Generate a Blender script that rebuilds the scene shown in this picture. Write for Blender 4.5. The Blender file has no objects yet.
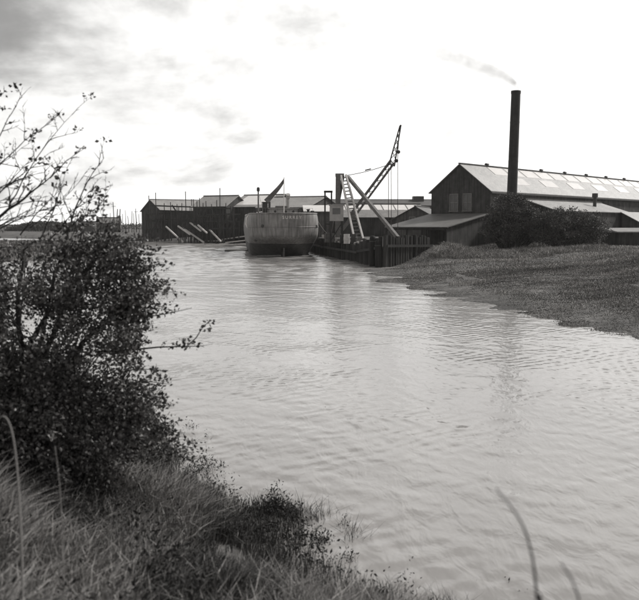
import bpy, bmesh, math, random
import numpy as np
from mathutils import Vector, Matrix
random.seed(7); RNG = np.random.default_rng(7)
R = math.radians
S = bpy.context.scene
COL = S.collection

# ------------------------------------------------------------------ camera
FPX, W0, H0, HOR, EYE = 800.0, 639.0, 600.0, 225.0, 3.3
PITCH = math.atan((300 - HOR) / FPX)
cam = bpy.data.cameras.new('camera'); co = bpy.data.objects.new('camera', cam); COL.objects.link(co)
co.location = (0, 0, EYE); co.rotation_euler = (math.pi / 2 - PITCH, 0, 0)
cam.sensor_fit = 'HORIZONTAL'; cam.sensor_width = 36; cam.lens = FPX / W0 * 36
cam.clip_start = 0.05; cam.clip_end = 8000
cam.dof.use_dof = True; cam.dof.focus_distance = 55; cam.dof.aperture_fstop = 3.2
S.camera = co
def at(px, py, Y):
    xc = (px - W0 / 2) / FPX; yc = -(py - H0 / 2) / FPX
    c, s = math.cos(PITCH), math.sin(PITCH)
    d = Vector((xc, c + yc * s, -s + yc * c))
    return Vector((0, 0, EYE)) + d * (Y / d.y)

# ------------------------------------------------------------------ sky and sun
SUN_AZ, SUN_EL = 62, 42          # degrees to the right of the view direction, elevation
wd = bpy.data.worlds.new('World'); S.world = wd; wd.use_nodes = True
nt = wd.node_tree; nt.nodes.clear()
def N(t, kind, **kw):
    n = t.nodes.new(kind)
    for k, v in kw.items(): setattr(n, k, v)
    return n
def mth(t, op, a, b=None, clamp=False):
    n = N(t, 'ShaderNodeMath', operation=op, use_clamp=clamp)
    for i, v in enumerate((a, b)):
        if v is None: continue
        if isinstance(v, (int, float)): n.inputs[i].default_value = v
        else: t.links.new(v, n.inputs[i])
    return n.outputs[0]
def mrange(t, v, a, b, c, d, smooth=True):
    n = N(t, 'ShaderNodeMapRange', interpolation_type='SMOOTHSTEP' if smooth else 'LINEAR')
    t.links.new(v, n.inputs[0])
    for i, k in enumerate((a, b, c, d)): n.inputs[i + 1].default_value = k
    return n.outputs[0]
sky = N(nt, 'ShaderNodeTexSky', sky_type='NISHITA', sun_disc=False)
sky.sun_elevation = R(SUN_EL); sky.sun_rotation = R(SUN_AZ); sky.dust_density = 3
bw = N(nt, 'ShaderNodeRGBToBW'); nt.links.new(sky.outputs[0], bw.inputs[0])
tc = N(nt, 'ShaderNodeTexCoord'); sx = N(nt, 'ShaderNodeSeparateXYZ'); nt.links.new(tc.outputs['Generated'], sx.inputs[0])
den = mth(nt, 'ADD', mth(nt, 'MAXIMUM', sx.outputs[2], 0.0), 0.35)
cx = mth(nt, 'DIVIDE', sx.outputs[0], den); cy = mth(nt, 'DIVIDE', sx.outputs[1], den)
cmb = N(nt, 'ShaderNodeCombineXYZ'); nt.links.new(cx, cmb.inputs[0]); nt.links.new(cy, cmb.inputs[1])
mp = N(nt, 'ShaderNodeMapping'); mp.inputs['Location'].default_value = (3.1, 0.4, 0); nt.links.new(cmb.outputs[0], mp.inputs[0])
n1 = N(nt, 'ShaderNodeTexNoise'); n1.inputs['Scale'].default_value = 2.0; n1.inputs['Detail'].default_value = 7; n1.inputs['Roughness'].default_value = .56; n1.inputs['Distortion'].default_value = .35
nt.links.new(mp.outputs[0], n1.inputs[0])
n2 = N(nt, 'ShaderNodeTexNoise'); n2.inputs['Scale'].default_value = 5.5; n2.inputs['Detail'].default_value = 6; n2.inputs['Roughness'].default_value = .6
nt.links.new(mp.outputs[0], n2.inputs[0])
# the heavier cloud lies to the left (away from the sun) and overhead; the sky thins out to the right
sarg = mth(nt, 'ADD', mth(nt, 'MULTIPLY', cx, -0.8), mth(nt, 'MULTIPLY', cy, -1.0))
side = mrange(nt, sarg, -2.0, -1.0, 0, 1)
dens = mth(nt, 'ADD', n1.outputs[0], mth(nt, 'MULTIPLY', side, 0.33))
dens = mth(nt, 'ADD', dens, mth(nt, 'MULTIPLY', mth(nt, 'SUBTRACT', n2.outputs[0], .5), 0.34))
dark = mrange(nt, dens, 0.43, 0.92, 0, 1)
cloud = mrange(nt, dark, 0, 1, 8.2, 1.9, False)
mx = N(nt, 'ShaderNodeMix', data_type='FLOAT'); mx.inputs[0].default_value = .9
nt.links.new(bw.outputs[0], mx.inputs[2]); nt.links.new(cloud, mx.inputs[3])
tint = N(nt, 'ShaderNodeMix', data_type='RGBA', blend_type='MULTIPLY'); tint.inputs[0].default_value = 1
nt.links.new(mx.outputs[0], tint.inputs[6]); tint.inputs[7].default_value = (1, .992, .975, 1)
bg = N(nt, 'ShaderNodeBackground'); bg.inputs[1].default_value = .1
nt.links.new(tint.outputs[2], bg.inputs[0])
wo = N(nt, 'ShaderNodeOutputWorld'); nt.links.new(bg.outputs[0], wo.inputs[0])
sl = bpy.data.lights.new('sun', 'SUN'); sl.energy = 2.0; sl.angle = R(8); sl.color = (1, .985, .955)
so = bpy.data.objects.new('sun', sl); COL.objects.link(so)
so.rotation_euler = (R(90 - SUN_EL), 0, R(-SUN_AZ + 180)); so.location = (60, 30, 60)
S.view_settings.view_transform = 'Standard'; S.view_settings.look = 'None'
S.view_settings.exposure = 0.8; S.view_settings.gamma = 1; S.view_settings.use_curve_mapping = False
S.cycles.use_denoising = True; S.cycles.max_bounces = 4; S.cycles.volume_bounces = 0; S.cycles.use_adaptive_sampling = True; S.cycles.adaptive_threshold = .02

# ------------------------------------------------------------------ materials (a monochrome place: warm greys)
def grey(g): return (g, g * .96, g * .93, 1)
def mat(name, g, var=.3, scale=4, rough=.8, bump=.0, bscale=20, coord='Object', stretch=(1, 1, 1), wave=None, spec=.3, island=0, streak=0, objrand=0):
    m = bpy.data.materials.new(name); m.use_nodes = True; t = m.node_tree; b = t.nodes['Principled BSDF']
    b.inputs['Roughness'].default_value = rough; b.inputs['Specular IOR Level'].default_value = spec
    tcn = N(t, 'ShaderNodeTexCoord'); mpn = N(t, 'ShaderNodeMapping'); mpn.inputs['Scale'].default_value = stretch
    t.links.new(tcn.outputs[coord], mpn.inputs[0])
    nz = N(t, 'ShaderNodeTexNoise'); nz.inputs['Scale'].default_value = scale; nz.inputs['Detail'].default_value = 6; nz.inputs['Roughness'].default_value = .62
    t.links.new(mpn.outputs[0], nz.inputs[0])
    f = mrange(t, nz.outputs[0], .28, .72, 1 - var, 1 + var, False)
    if streak:
        ms = N(t, 'ShaderNodeMapping'); ms.inputs['Scale'].default_value = (3.0, 3.0, .22); t.links.new(tcn.outputs[coord], ms.inputs[0])
        ns = N(t, 'ShaderNodeTexNoise'); ns.inputs['Scale'].default_value = 1.6; ns.inputs['Detail'].default_value = 5; t.links.new(ms.outputs[0], ns.inputs[0])
        f = mth(t, 'MULTIPLY', f, mrange(t, ns.outputs[0], .35, .7, 1 - streak, 1 + streak, False))
    if island:
        ge = N(t, 'ShaderNodeNewGeometry')
        f = mth(t, 'MULTIPLY', f, mrange(t, ge.outputs['Random Per Island'], 0, 1, 1 - island, 1 + island, False))
    if objrand:
        oi = N(t, 'ShaderNodeObjectInfo'); f = mth(t, 'MULTIPLY', f, mrange(t, oi.outputs['Random'], 0, 1, 1 - objrand, 1 + objrand * .4, False))
    mxn = N(t, 'ShaderNodeMix', data_type='RGBA', blend_type='MULTIPLY'); mxn.inputs[0].default_value = 1
    mxn.inputs[6].default_value = grey(g); t.links.new(f, mxn.inputs[7]); t.links.new(mxn.outputs[2], b.inputs['Base Color'])
    if bump or wave:
        bp = N(t, 'ShaderNodeBump'); bp.inputs['Strength'].default_value = bump or .5; bp.inputs['Distance'].default_value = .009
        if wave:
            wv = N(t, 'ShaderNodeTexWave', bands_direction=wave[0]); wv.inputs['Scale'].default_value = wave[1]; t.links.new(tcn.outputs[coord], wv.inputs[0])
            t.links.new(wv.outputs[1], bp.inputs['Height'])
        else:
            nb = N(t, 'ShaderNodeTexNoise'); nb.inputs['Scale'].default_value = bscale; nb.inputs['Detail'].default_value = 5
            t.links.new(mpn.outputs[0], nb.inputs[0]); t.links.new(nb.outputs[0], bp.inputs['Height'])
        t.links.new(bp.outputs[0], b.inputs['Normal'])
    return m
M = {}
M['timber_dark'] = mat('weathered_dark_timber', .045, .45, 3, .9, .5, 30, stretch=(1, 1, .2))
M['pile'] = mat('tarred_pile_timber', .048, .5, 2.5, .85, .6, 14, stretch=(1, 1, .15), objrand=.5)
M['timber'] = mat('grey_timber', .14, .4, 3, .85, .4, 30)
M['timber_pale'] = mat('pale_bleached_timber', .55, .2, 4, .8, .3, 30)
M['brick'] = mat('soot_dark_brick', .065, .45, 1.1, .9, .5, 9, streak=.35)
M['board'] = mat('dark_boarding', .05, .45, 1.0, .9, .5, wave=('X', 1.6), streak=.4)
M['board2'] = mat('mid_boarding', .10, .4, 1.0, .9, .5, wave=('X', 1.6), streak=.4)
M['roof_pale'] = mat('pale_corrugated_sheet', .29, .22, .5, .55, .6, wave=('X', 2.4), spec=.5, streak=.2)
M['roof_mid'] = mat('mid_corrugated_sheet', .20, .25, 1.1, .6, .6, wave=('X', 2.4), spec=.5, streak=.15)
M['roof_dark'] = mat('dark_sheet_roof', .085, .3, 1.1, .65, .6, wave=('X', 2.4), spec=.5, streak=.15)
M['skylight'] = mat('whitened_skylight_glass', .82, .08, 1.2, .16, spec=.8, objrand=.1)
M['glass'] = mat('dim_window_glass', .10, .35, 1.2, .12, spec=.8)
M['frame'] = mat('worn_painted_frame', .22, .2, 8, .7)
M['stack'] = mat('sooty_steel_stack', .035, .4, 1.5, .55, .3, 6, streak=.3)
M['hull'] = mat('weathered_grey_hull_paint', .27, .3, .6, .5, .2, 1.6, streak=.34, spec=.4)
M['boot_shade'] = mat('boot_topping_painted_shade', .105, .35, 1.2, .6, .2, 3, streak=.3)  # boot topping, with the shade under the counter painted into its colour
M['deck'] = mat('worn_deck', .12, .3, 3, .85)
M['white_paint'] = mat('chipped_white_paint', .85, .12, 6, .55)
M['house_paint'] = mat('grey_deckhouse_paint', .40, .15, 3, .5)
M['steel'] = mat('dull_dark_steel', .06, .35, 5, .5, .2, 20)
M['steel_mid'] = mat('weathered_mid_grey_steel', .17, .3, 5, .55, .2, 20)
M['steel_pale'] = mat('pale_painted_steel', .55, .15, 5, .5)
M['rope'] = mat('rope', .35, .2, 30, .9)
M['flag'] = mat('drab_flag_cloth', .17, .5, 1.6, .9, coord='Object')
M['stone'] = mat('rubble', .26, .35, 6, .9, .5, 18)
M['quay'] = mat('yard_earth', .12, .35, .5, .95, .5, 6)
M['leaf'] = mat('hawthorn_leaf', .095, .3, 3, .42, spec=.5, island=.7)
M['leaf_far'] = mat('bush_leaf', .10, .45, .9, .6, spec=.3, island=.5)
M['bark'] = mat('hawthorn_bark', .045, .35, 20, .85, .4, 60)
M['dry_grass'] = mat('dry_grass_blade', .23, .25, 1.3, .75, island=.65)
M['dry_straw'] = mat('bleached_straw_blade', .34, .3, .8, .8, island=.5)
M['green_grass'] = mat('green_grass_blade', .05, .3, 1.3, .7, island=.5)
M['marsh_grass'] = mat('marsh_grass_blade', .19, .65, .5, .8, island=.4, stretch=(.3, 1.5, 1))
M['weed'] = mat('dark_weed', .03, .4, 6, .7, island=.4)
M['wood_far'] = mat('far_wood_leaf', .07, .3, .3, .9, island=.4)

# ------------------------------------------------------------------ helpers
def link(o, parent=None):
    COL.objects.link(o)
    if parent is not None: o.parent = parent
    return o
def mesh_obj(name, V, F, m, parent=None, smooth=False):
    me = bpy.data.meshes.new(name)
    me.from_pydata(V if isinstance(V, list) else V.tolist(), [], F if isinstance(F, list) else F.tolist())
    for x in (m if isinstance(m, (list, tuple)) else [m]): me.materials.append(M[x] if isinstance(x, str) else x)
    if smooth: me.polygons.foreach_set('use_smooth', [True] * len(me.polygons))
    me.update(); o = bpy.data.objects.new(name, me); return link(o, parent)
def tag(o, label=None, cat=None, group=None, kind=None):
    if label: o['label'] = label
    if cat: o['category'] = cat
    if group: o['group'] = group
    if kind: o['kind'] = kind
    return o
def empty(name, loc, rz=0, label=None, cat=None, group=None):
    o = bpy.data.objects.new(name, None); COL.objects.link(o); o.empty_display_size = .2
    o.location = loc; o.rotation_euler = (0, 0, rz); return tag(o, label, cat, group)
class MB:
    def __init__(s): s.v = []; s.f = []
    def add(s, V, F):
        k = len(s.v); s.v += [tuple(p) for p in V]; s.f += [tuple(i + k for i in f) for f in F]; return s
    def box(s, a, b):
        x0, y0, z0 = a; x1, y1, z1 = b
        return s.add([(x0, y0, z0), (x1, y0, z0), (x1, y1, z0), (x0, y1, z0), (x0, y0, z1), (x1, y0, z1), (x1, y1, z1), (x0, y1, z1)],
                     [(0, 3, 2, 1), (4, 5, 6, 7), (0, 1, 5, 4), (1, 2, 6, 5), (2, 3, 7, 6), (3, 0, 4, 7)])
    def bar(s, p, q, w, h=None, n=4, r1=None):
        """a straight bar: n=4 gives a squared timber, more sides a round one; r1 = end radius"""
        p = Vector(p); q = Vector(q); d = (q - p).normalized(); h = h or w
        up = Vector((0, 0, 1)) if abs(d.z) < .95 else Vector((0, 1, 0))
        sd = d.cross(up).normalized(); u = sd.cross(d)
        V = []
        for c, k in ((p, 1), (q, (r1 / w) if r1 else 1)):
            for i in range(n):
                a = 2 * math.pi * (i + .5) / n; kk = (math.sqrt(2) if n == 4 else 1)
                V.append(c + sd * math.cos(a) * w * k * kk + u * math.sin(a) * h * k * kk)
        F = [(i, (i + 1) % n, n + (i + 1) % n, n + i) for i in range(n)] + [tuple(reversed(range(n))), tuple(range(n, 2 * n))]
        return s.add(V, F)
    def tube(s, pts, rad, n=6):
        pts = [Vector(p) for p in pts]; k0 = len(s.v)
        rad = rad if isinstance(rad, (list, tuple)) else [rad] * len(pts)
        for i, p in enumerate(pts):
            d = (pts[min(i + 1, len(pts) - 1)] - pts[max(i - 1, 0)]).normalized()
            up = Vector((0, 0, 1)) if abs(d.z) < .95 else Vector((1, 0, 0))
            sd = d.cross(up).normalized(); u = sd.cross(d)
            for j in range(n):
                a = 2 * math.pi * j / n; s.v.append(tuple(p + sd * math.cos(a) * rad[i] + u * math.sin(a) * rad[i]))
        for i in range(len(pts) - 1):
            for j in range(n):
                s.f.append((k0 + i * n + j, k0 + i * n + (j + 1) % n, k0 + (i + 1) * n + (j + 1) % n, k0 + (i + 1) * n + j))
        s.f.append(tuple(k0 + j for j in reversed(range(n)))); s.f.append(tuple(k0 + (len(pts) - 1) * n + j for j in range(n)))
        return s
    def build(s, name, m, parent=None, smooth=False): return mesh_obj(name, s.v, s.f, m, parent, smooth)
def vnoise(x, y, seed=0):
    x = np.asarray(x, float); y = np.asarray(y, float)
    xi = np.floor(x).astype(np.int64); yi = np.floor(y).astype(np.int64); fx = x - xi; fy = y - yi
    fx = fx * fx * (3 - 2 * fx); fy = fy * fy * (3 - 2 * fy)
    def h(a, b):
        n = (a * 374761393 + b * 668265263 + seed * 1442695041) & 0xffffffff
        n = ((n ^ (n >> 13)) * 1274126177) & 0xffffffff
        return ((n ^ (n >> 16)) & 0xffff) / 65535.0
    return (h(xi, yi) * (1 - fx) + h(xi + 1, yi) * fx) * (1 - fy) + (h(xi, yi + 1) * (1 - fx) + h(xi + 1, yi + 1) * fx) * fy
def fbm(x, y, o=4, seed=0):
    r = 0; a = .5
    for i in range(o): r = r + a * vnoise(x * 2 ** i, y * 2 ** i, seed + i); a *= .5
    return r

# ------------------------------------------------------------------ the river's outline and the ground's height
RIV = [  # (x, y, bank type of the edge that starts here)
 (10, -60, 'near'), (6, -12, 'near'), (4, 0, 'near'), (2.9, 3.4, 'near'), (1.55, 5.6, 'near'), (.75, 6.7, 'near'), (.1, 7.5, 'near'), (-.35, 8.6, 'near'), (-1.0, 9.1, 'near'), (-1.5, 9.8, 'near'), (-2.5, 12.2, 'near'),
 (-5, 17, 'near'), (-11, 24, 'near'), (-26, 35, 'near'), (-62, 46, 'near'), (-130, 52, 'tongue'), (-130, 70, 'tongue'), (-42, 69, 'tongue'), (-23, 75, 'tongue'),
 (-21, 86, 'tongue'), (-24, 104, 'tongue'), (-29, 136, 'tongue'), (-44, 143, 'tongue'), (-80, 150, 'tongue'), (-150, 165, 'tongue'), (-420, 220, 'far'), (-420, 330, 'far'), (-160, 262, 'far'),
 (-100, 222, 'far'), (-60, 184, 'far'), (-36, 160, 'far'), (-30, 155, 'far'), (-18, 150, 'far'), (-12, 147, 'far'), (-8, 145, 'quay'), (-4.6, 132, 'quay'), (-1.0, 100, 'quay'), (.65, 86, 'quay'), (5.0, 63, 'right'),
 (4.6, 60.2, 'right'), (3.2, 58.5, 'right'), (3.0, 55, 'right'), (4.2, 51, 'right'), (3.4, 46.5, 'right'), (4.6, 42, 'right'), (5, 37.2, 'right'), (6.4, 32, 'right'), (7.7, 27.5, 'right'), (9, 23, 'right'),
 (10.6, 18, 'right'), (14, 8, 'right'), (20, -10, 'right'), (30, -60, 'right')]
PX = np.array([p[0] for p in RIV], float); PY = np.array([p[1] for p in RIV], float)
PT = [p[2] for p in RIV]
def sd_river(x, y):
    """signed distance to the river's edge, positive on land, and the weights of the bank types"""
    x = np.asarray(x, float).ravel(); y = np.asarray(y, float).ravel()
    n = len(PX); best = {}; ins = np.zeros(x.shape, bool)
    for i in range(n):
        j = (i + 1) % n
        ax, ay, bx, by = PX[i], PY[i], PX[j], PY[j]
        t = np.clip(((x - ax) * (bx - ax) + (y - ay) * (by - ay)) / ((bx - ax) ** 2 + (by - ay) ** 2), 0, 1)
        d = np.hypot(x - ax - t * (bx - ax), y - ay - t * (by - ay))
        k = PT[i]; best[k] = np.minimum(best[k], d) if k in best else d
        c = ((ay > y) != (by > y)) & (x < (bx - ax) * (y - ay) / ((by - ay) if by != ay else 1e-9) + ax); ins ^= c
    dm = np.min(np.stack(list(best.values())), axis=0)
    return np.where(ins, -dm, dm), best
def sstep(a, b, v):
    t = np.clip((v - a) / (b - a), 0, 1); return t * t * (3 - 2 * t)
def height(x, y):
    shp = np.shape(x); x = np.asarray(x, float).ravel(); y = np.asarray(y, float).ravel()
    sd, best = sd_river(x, y); p = np.maximum(sd, 0)
    prof = {'near': 1.72 * (1 - np.exp(-(p / 3.1) ** 1.6)),
            'right': .22 * np.clip(p / 3, 0, 1) + .35 * sstep(2, 9, p) + .95 * sstep(8, 19, p),
            'tongue': .5 * (1 - np.exp(-p / 3)), 'far': 1.2 * (1 - np.exp(-p / 5)),
            'quay': .9 * sstep(0, 6, p) + .3 * sstep(6, 20, p)}
    wsum = 0; h = 0
    for k, d in best.items():
        w = 1 / (d + .3) ** 4; h = h + w * prof[k]; wsum = wsum + w
    h = h / wsum
    rr = np.hypot(x, y)
    h = h + (fbm(x * .9, y * .9, 4, 3) - .47) * .26 * np.clip(1.2 - rr / 60, .25, 1) + (fbm(x * .16, y * .16, 4, 9) - .47) * .38 * np.clip((sd + 3) / 5, .3, 1)
    h = h + (fbm(x * .22, y * .8, 4, 77) - .47) * .3 * np.exp(-(sd / 4) ** 2) * np.exp(-best['right'] / 4)
    h = h + (fbm(x * 2.2, y * 2.2, 4, 79) - .47) * .09 * np.exp(-(sd / 1.2) ** 2) * np.exp(-best['near'] / 2)
    h = h + .85 * np.exp(-((x - 10.6) ** 2 / 5 + (y - 67.2) ** 2 / 14))
    h = np.where(sd < 0, h - 1.1 * (1 - np.exp(sd / 2.2)), h)
    h = h + 7 * sstep(500, 2500, rr) * fbm(x * .002, y * .002, 3, 5)
    return h.reshape(shp)
def hz(x, y): return float(height(np.array([x]), np.array([y]))[0])

# ground: one sheet, rings round the camera, out to the horizon
rings = np.concatenate([np.linspace(.0, 3, 8)[1:], np.geomspace(3.1, 300, 330), np.geomspace(310, 4200, 40)])
front = np.linspace(-32, 32, 260); back = np.linspace(32, 328, 90)[1:-1]
ang = np.radians(np.concatenate([front, back]))
rg, ag = np.meshgrid(rings, ang, indexing='ij')
gx = rg * np.sin(ag); gy = rg * np.cos(ag); gz = height(gx, gy)
nA, nR = len(ang), len(rings)
V = np.stack([gx, gy, gz], -1).reshape(-1, 3).tolist()
F = []
for i in range(nR - 1):
    b0 = i * nA; b1 = b0 + nA
    F += [(b0 + j, b1 + j, b1 + (j + 1) % nA, b0 + (j + 1) % nA) for j in range(nA)]
V.append((0, 0, hz(0, 0))); F += [(len(V) - 1, j, (j + 1) % nA) for j in range(nA)]
gm = bpy.data.materials.new('ground_earth_and_turf'); gm.use_nodes = True; t = gm.node_tree; b = t.nodes['Principled BSDF']
b.inputs['Roughness'].default_value = .85; b.inputs['Specular IOR Level'].default_value = .3
ge = N(t, 'ShaderNodeNewGeometry'); sp = N(t, 'ShaderNodeSeparateXYZ'); t.links.new(ge.outputs['Position'], sp.inputs[0])
na = N(t, 'ShaderNodeTexNoise'); na.inputs['Scale'].default_value = .45; na.inputs['Detail'].default_value = 8; na.inputs['Roughness'].default_value = .68; t.links.new(ge.outputs['Position'], na.inputs[0])
nb = N(t, 'ShaderNodeTexNoise'); nb.inputs['Scale'].default_value = 7; nb.inputs['Detail'].default_value = 6; t.links.new(ge.outputs['Position'], nb.inputs[0])
zz = mth(t, 'ADD', sp.outputs[2], mth(t, 'MULTIPLY', mth(t, 'SUBTRACT', na.outputs[0], .5), .5))
mudf = mrange(t, zz, -.05, .14, 1, 0)
turf = mth(t, 'MULTIPLY', mrange(t, na.outputs[0], .3, .7, .045, .16, False), mrange(t, nb.outputs[0], .3, .7, .6, 1.4, False))
mud = mth(t, 'MULTIPLY', mrange(t, nb.outputs[0], .3, .7, .04, .10, False), mrange(t, na.outputs[0], .35, .65, .65, 1.35, False))
mm = N(t, 'ShaderNodeMix', data_type='FLOAT'); t.links.new(mudf, mm.inputs[0]); t.links.new(turf, mm.inputs[2]); t.links.new(mud, mm.inputs[3])
gc = N(t, 'ShaderNodeMix', data_type='RGBA', blend_type='MULTIPLY'); gc.inputs[0].default_value = 1; gc.inputs[6].default_value = grey(1); t.links.new(mm.outputs[0], gc.inputs[7])
t.links.new(gc.outputs[2], b.inputs['Base Color'])
bp = N(t, 'ShaderNodeBump'); bp.inputs['Strength'].default_value = .8; bp.inputs['Distance'].default_value = .12; t.links.new(nb.outputs[0], bp.inputs['Height']); t.links.new(bp.outputs[0], b.inputs['Normal'])
tag(mesh_obj('ground', V, F, gm, smooth=True), 'grassy river banks and flat land out to the horizon', kind='structure')

# water: muddy tidal river with wind ripples
wm = bpy.data.materials.new('muddy_river_water'); wm.use_nodes = True; t = wm.node_tree; b = t.nodes['Principled BSDF']
b.inputs['IOR'].default_value = 1.33; b.inputs['Roughness'].default_value = .14; b.inputs['Base Color'].default_value = grey(.23)
ge = N(t, 'ShaderNodeNewGeometry')
def wnoise(scale, detail, rot, sxy, dist=0, vec=None):
    m_ = N(t, 'ShaderNodeMapping'); m_.inputs['Rotation'].default_value = (0, 0, R(rot)); m_.inputs['Scale'].default_value = (sxy[0], sxy[1], 1)
    t.links.new(vec or ge.outputs['Position'], m_.inputs[0])
    n_ = N(t, 'ShaderNodeTexNoise'); n_.inputs['Scale'].default_value = scale; n_.inputs['Detail'].default_value = detail; n_.inputs['Distortion'].default_value = dist
    t.links.new(m_.outputs[0], n_.inputs[0]); return n_.outputs[0]
def wwave(scale, rot, dist, dscale):
    m_ = N(t, 'ShaderNodeMapping'); m_.inputs['Rotation'].default_value = (0, 0, R(rot)); t.links.new(ge.outputs['Position'], m_.inputs[0])
    w_ = N(t, 'ShaderNodeTexWave', wave_profile='SIN'); w_.inputs['Scale'].default_value = scale; w_.inputs['Distortion'].default_value = dist; w_.inputs['Detail'].default_value = 2; w_.inputs['Detail Scale'].default_value = dscale
    t.links.new(m_.outputs[0], w_.inputs[0]); return w_.outputs[1]
r1 = wnoise(3.2, 3, 28, (1, .45), .6); r2 = wnoise(9, 2, -20, (1, .5), .3); patch = mrange(t, wnoise(.22, 3, 0, (1, 1)), .4, .62, .12, 1.25)
w1 = wwave(1.0, 52, 8, .7); w2 = wwave(.8, -28, 10, .6)
hsum = mth(t, 'ADD', mth(t, 'MULTIPLY', r1, .75), mth(t, 'MULTIPLY', r2, .2))
hsum = mth(t, 'ADD', hsum, mth(t, 'MULTIPLY', mth(t, 'ADD', mth(t, 'MULTIPLY', w1, .24), mth(t, 'MULTIPLY', w2, .14)), patch))
bp = N(t, 'ShaderNodeBump'); bp.inputs['Strength'].default_value = .5; bp.inputs['Distance'].default_value = .05
t.links.new(hsum, bp.inputs['Height']); t.links.new(bp.outputs[0], b.inputs['Normal'])
wv = mrange(t, wnoise(.3, 4, 0, (1, .3)), .3, .7, .9, 1.1)
wc = N(t, 'ShaderNodeMix', data_type='RGBA', blend_type='MULTIPLY'); wc.inputs[0].default_value = 1; wc.inputs[6].default_value = grey(.28); t.links.new(wv, wc.inputs[7]); t.links.new(wc.outputs[2], b.inputs['Base Color'])
# the surface itself: small wind waves as real geometry, finer towards the near bank
wr = [2.0]
while wr[-1] < 175: wr.append(wr[-1] + max(.035, .0036 * wr[-1]))
wr = np.array(wr + list(np.linspace(180, 480, 16))); wa = np.radians(np.concatenate([np.linspace(-27, 27, 361), np.linspace(27, 333, 62)[1:-1]]))
rg, ag = np.meshgrid(wr, wa, indexing='ij'); gx = rg * np.sin(ag); gy = rg * np.cos(ag); sp_ = np.maximum(.035, .0036 * rg); wg = np.random.default_rng(3); gz = np.zeros_like(gx)
pat = .45 + 1.1 * fbm(gx * .16, gy * .07, 3, 201)
for lam in np.concatenate([np.geomspace(.24, .85, 15), np.geomspace(.9, 2.3, 12), np.geomspace(2.4, 4.6, 9)]):
    th = wg.normal(math.radians(62), .7); sl_ = .045 * sstep(42, 95, rg) if lam > 2.35 else .0075 if lam < .88 else (.0028 + .05 * sstep(30, 85, rg)); k_ = 2 * math.pi / lam
    ph = wg.uniform(0, 6.28) + 1.3 * fbm(gx * .5 / lam ** .5, gy * .5 / lam ** .5, 2, int(lam * 1000))
    gz += sl_ / k_ * np.sin(k_ * (gx * math.cos(th) + gy * math.sin(th)) + ph) * np.clip(lam / (3.2 * sp_) - 1, 0, 1)
gz *= pat * np.clip((27 - np.abs(np.degrees((ag + np.pi) % (2 * np.pi) - np.pi))) / 1.5, 0, 1) * np.clip((172 - rg) / 12, 0, 1)
nA = len(wa); V = np.stack([gx, gy, gz], -1).reshape(-1, 3); jj = np.arange(nA); F = np.concatenate([np.stack([i * nA + jj, (i + 1) * nA + jj, (i + 1) * nA + (jj + 1) % nA, i * nA + (jj + 1) % nA], 1)[:, ::-1] for i in range(len(wr) - 1)])
tag(mesh_obj('river_water', V, F, wm, None, True), 'pale rippled tidal river bending away to the left', kind='structure')

# quay yard: a raised solid slab behind the pile wall
QZ = 1.6
Q = [(5.0, 63.1), (.95, 86), (-.7, 100), (-4.2, 132), (-7.6, 145.5), (30, 150), (14, 97), (9.4, 88), (8.7, 68.2)]
V = [(x, y, -1.5) for x, y in Q] + [(x, y, QZ) for x, y in Q]; n = len(Q)
F = [tuple(range(n, 2 * n))[::-1], tuple(range(n))] + [(i, i + n, (i + 1) % n + n, (i + 1) % n) for i in range(n)]
qo = mesh_obj('quay_yard', V, F, 'quay'); tag(qo, 'raised earth yard behind the timber quay wall', kind='structure')
bm = bmesh.new(); bm.from_mesh(qo.data); bmesh.ops.recalc_face_normals(bm, faces=bm.faces); bm.to_mesh(qo.data); bm.free()

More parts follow.
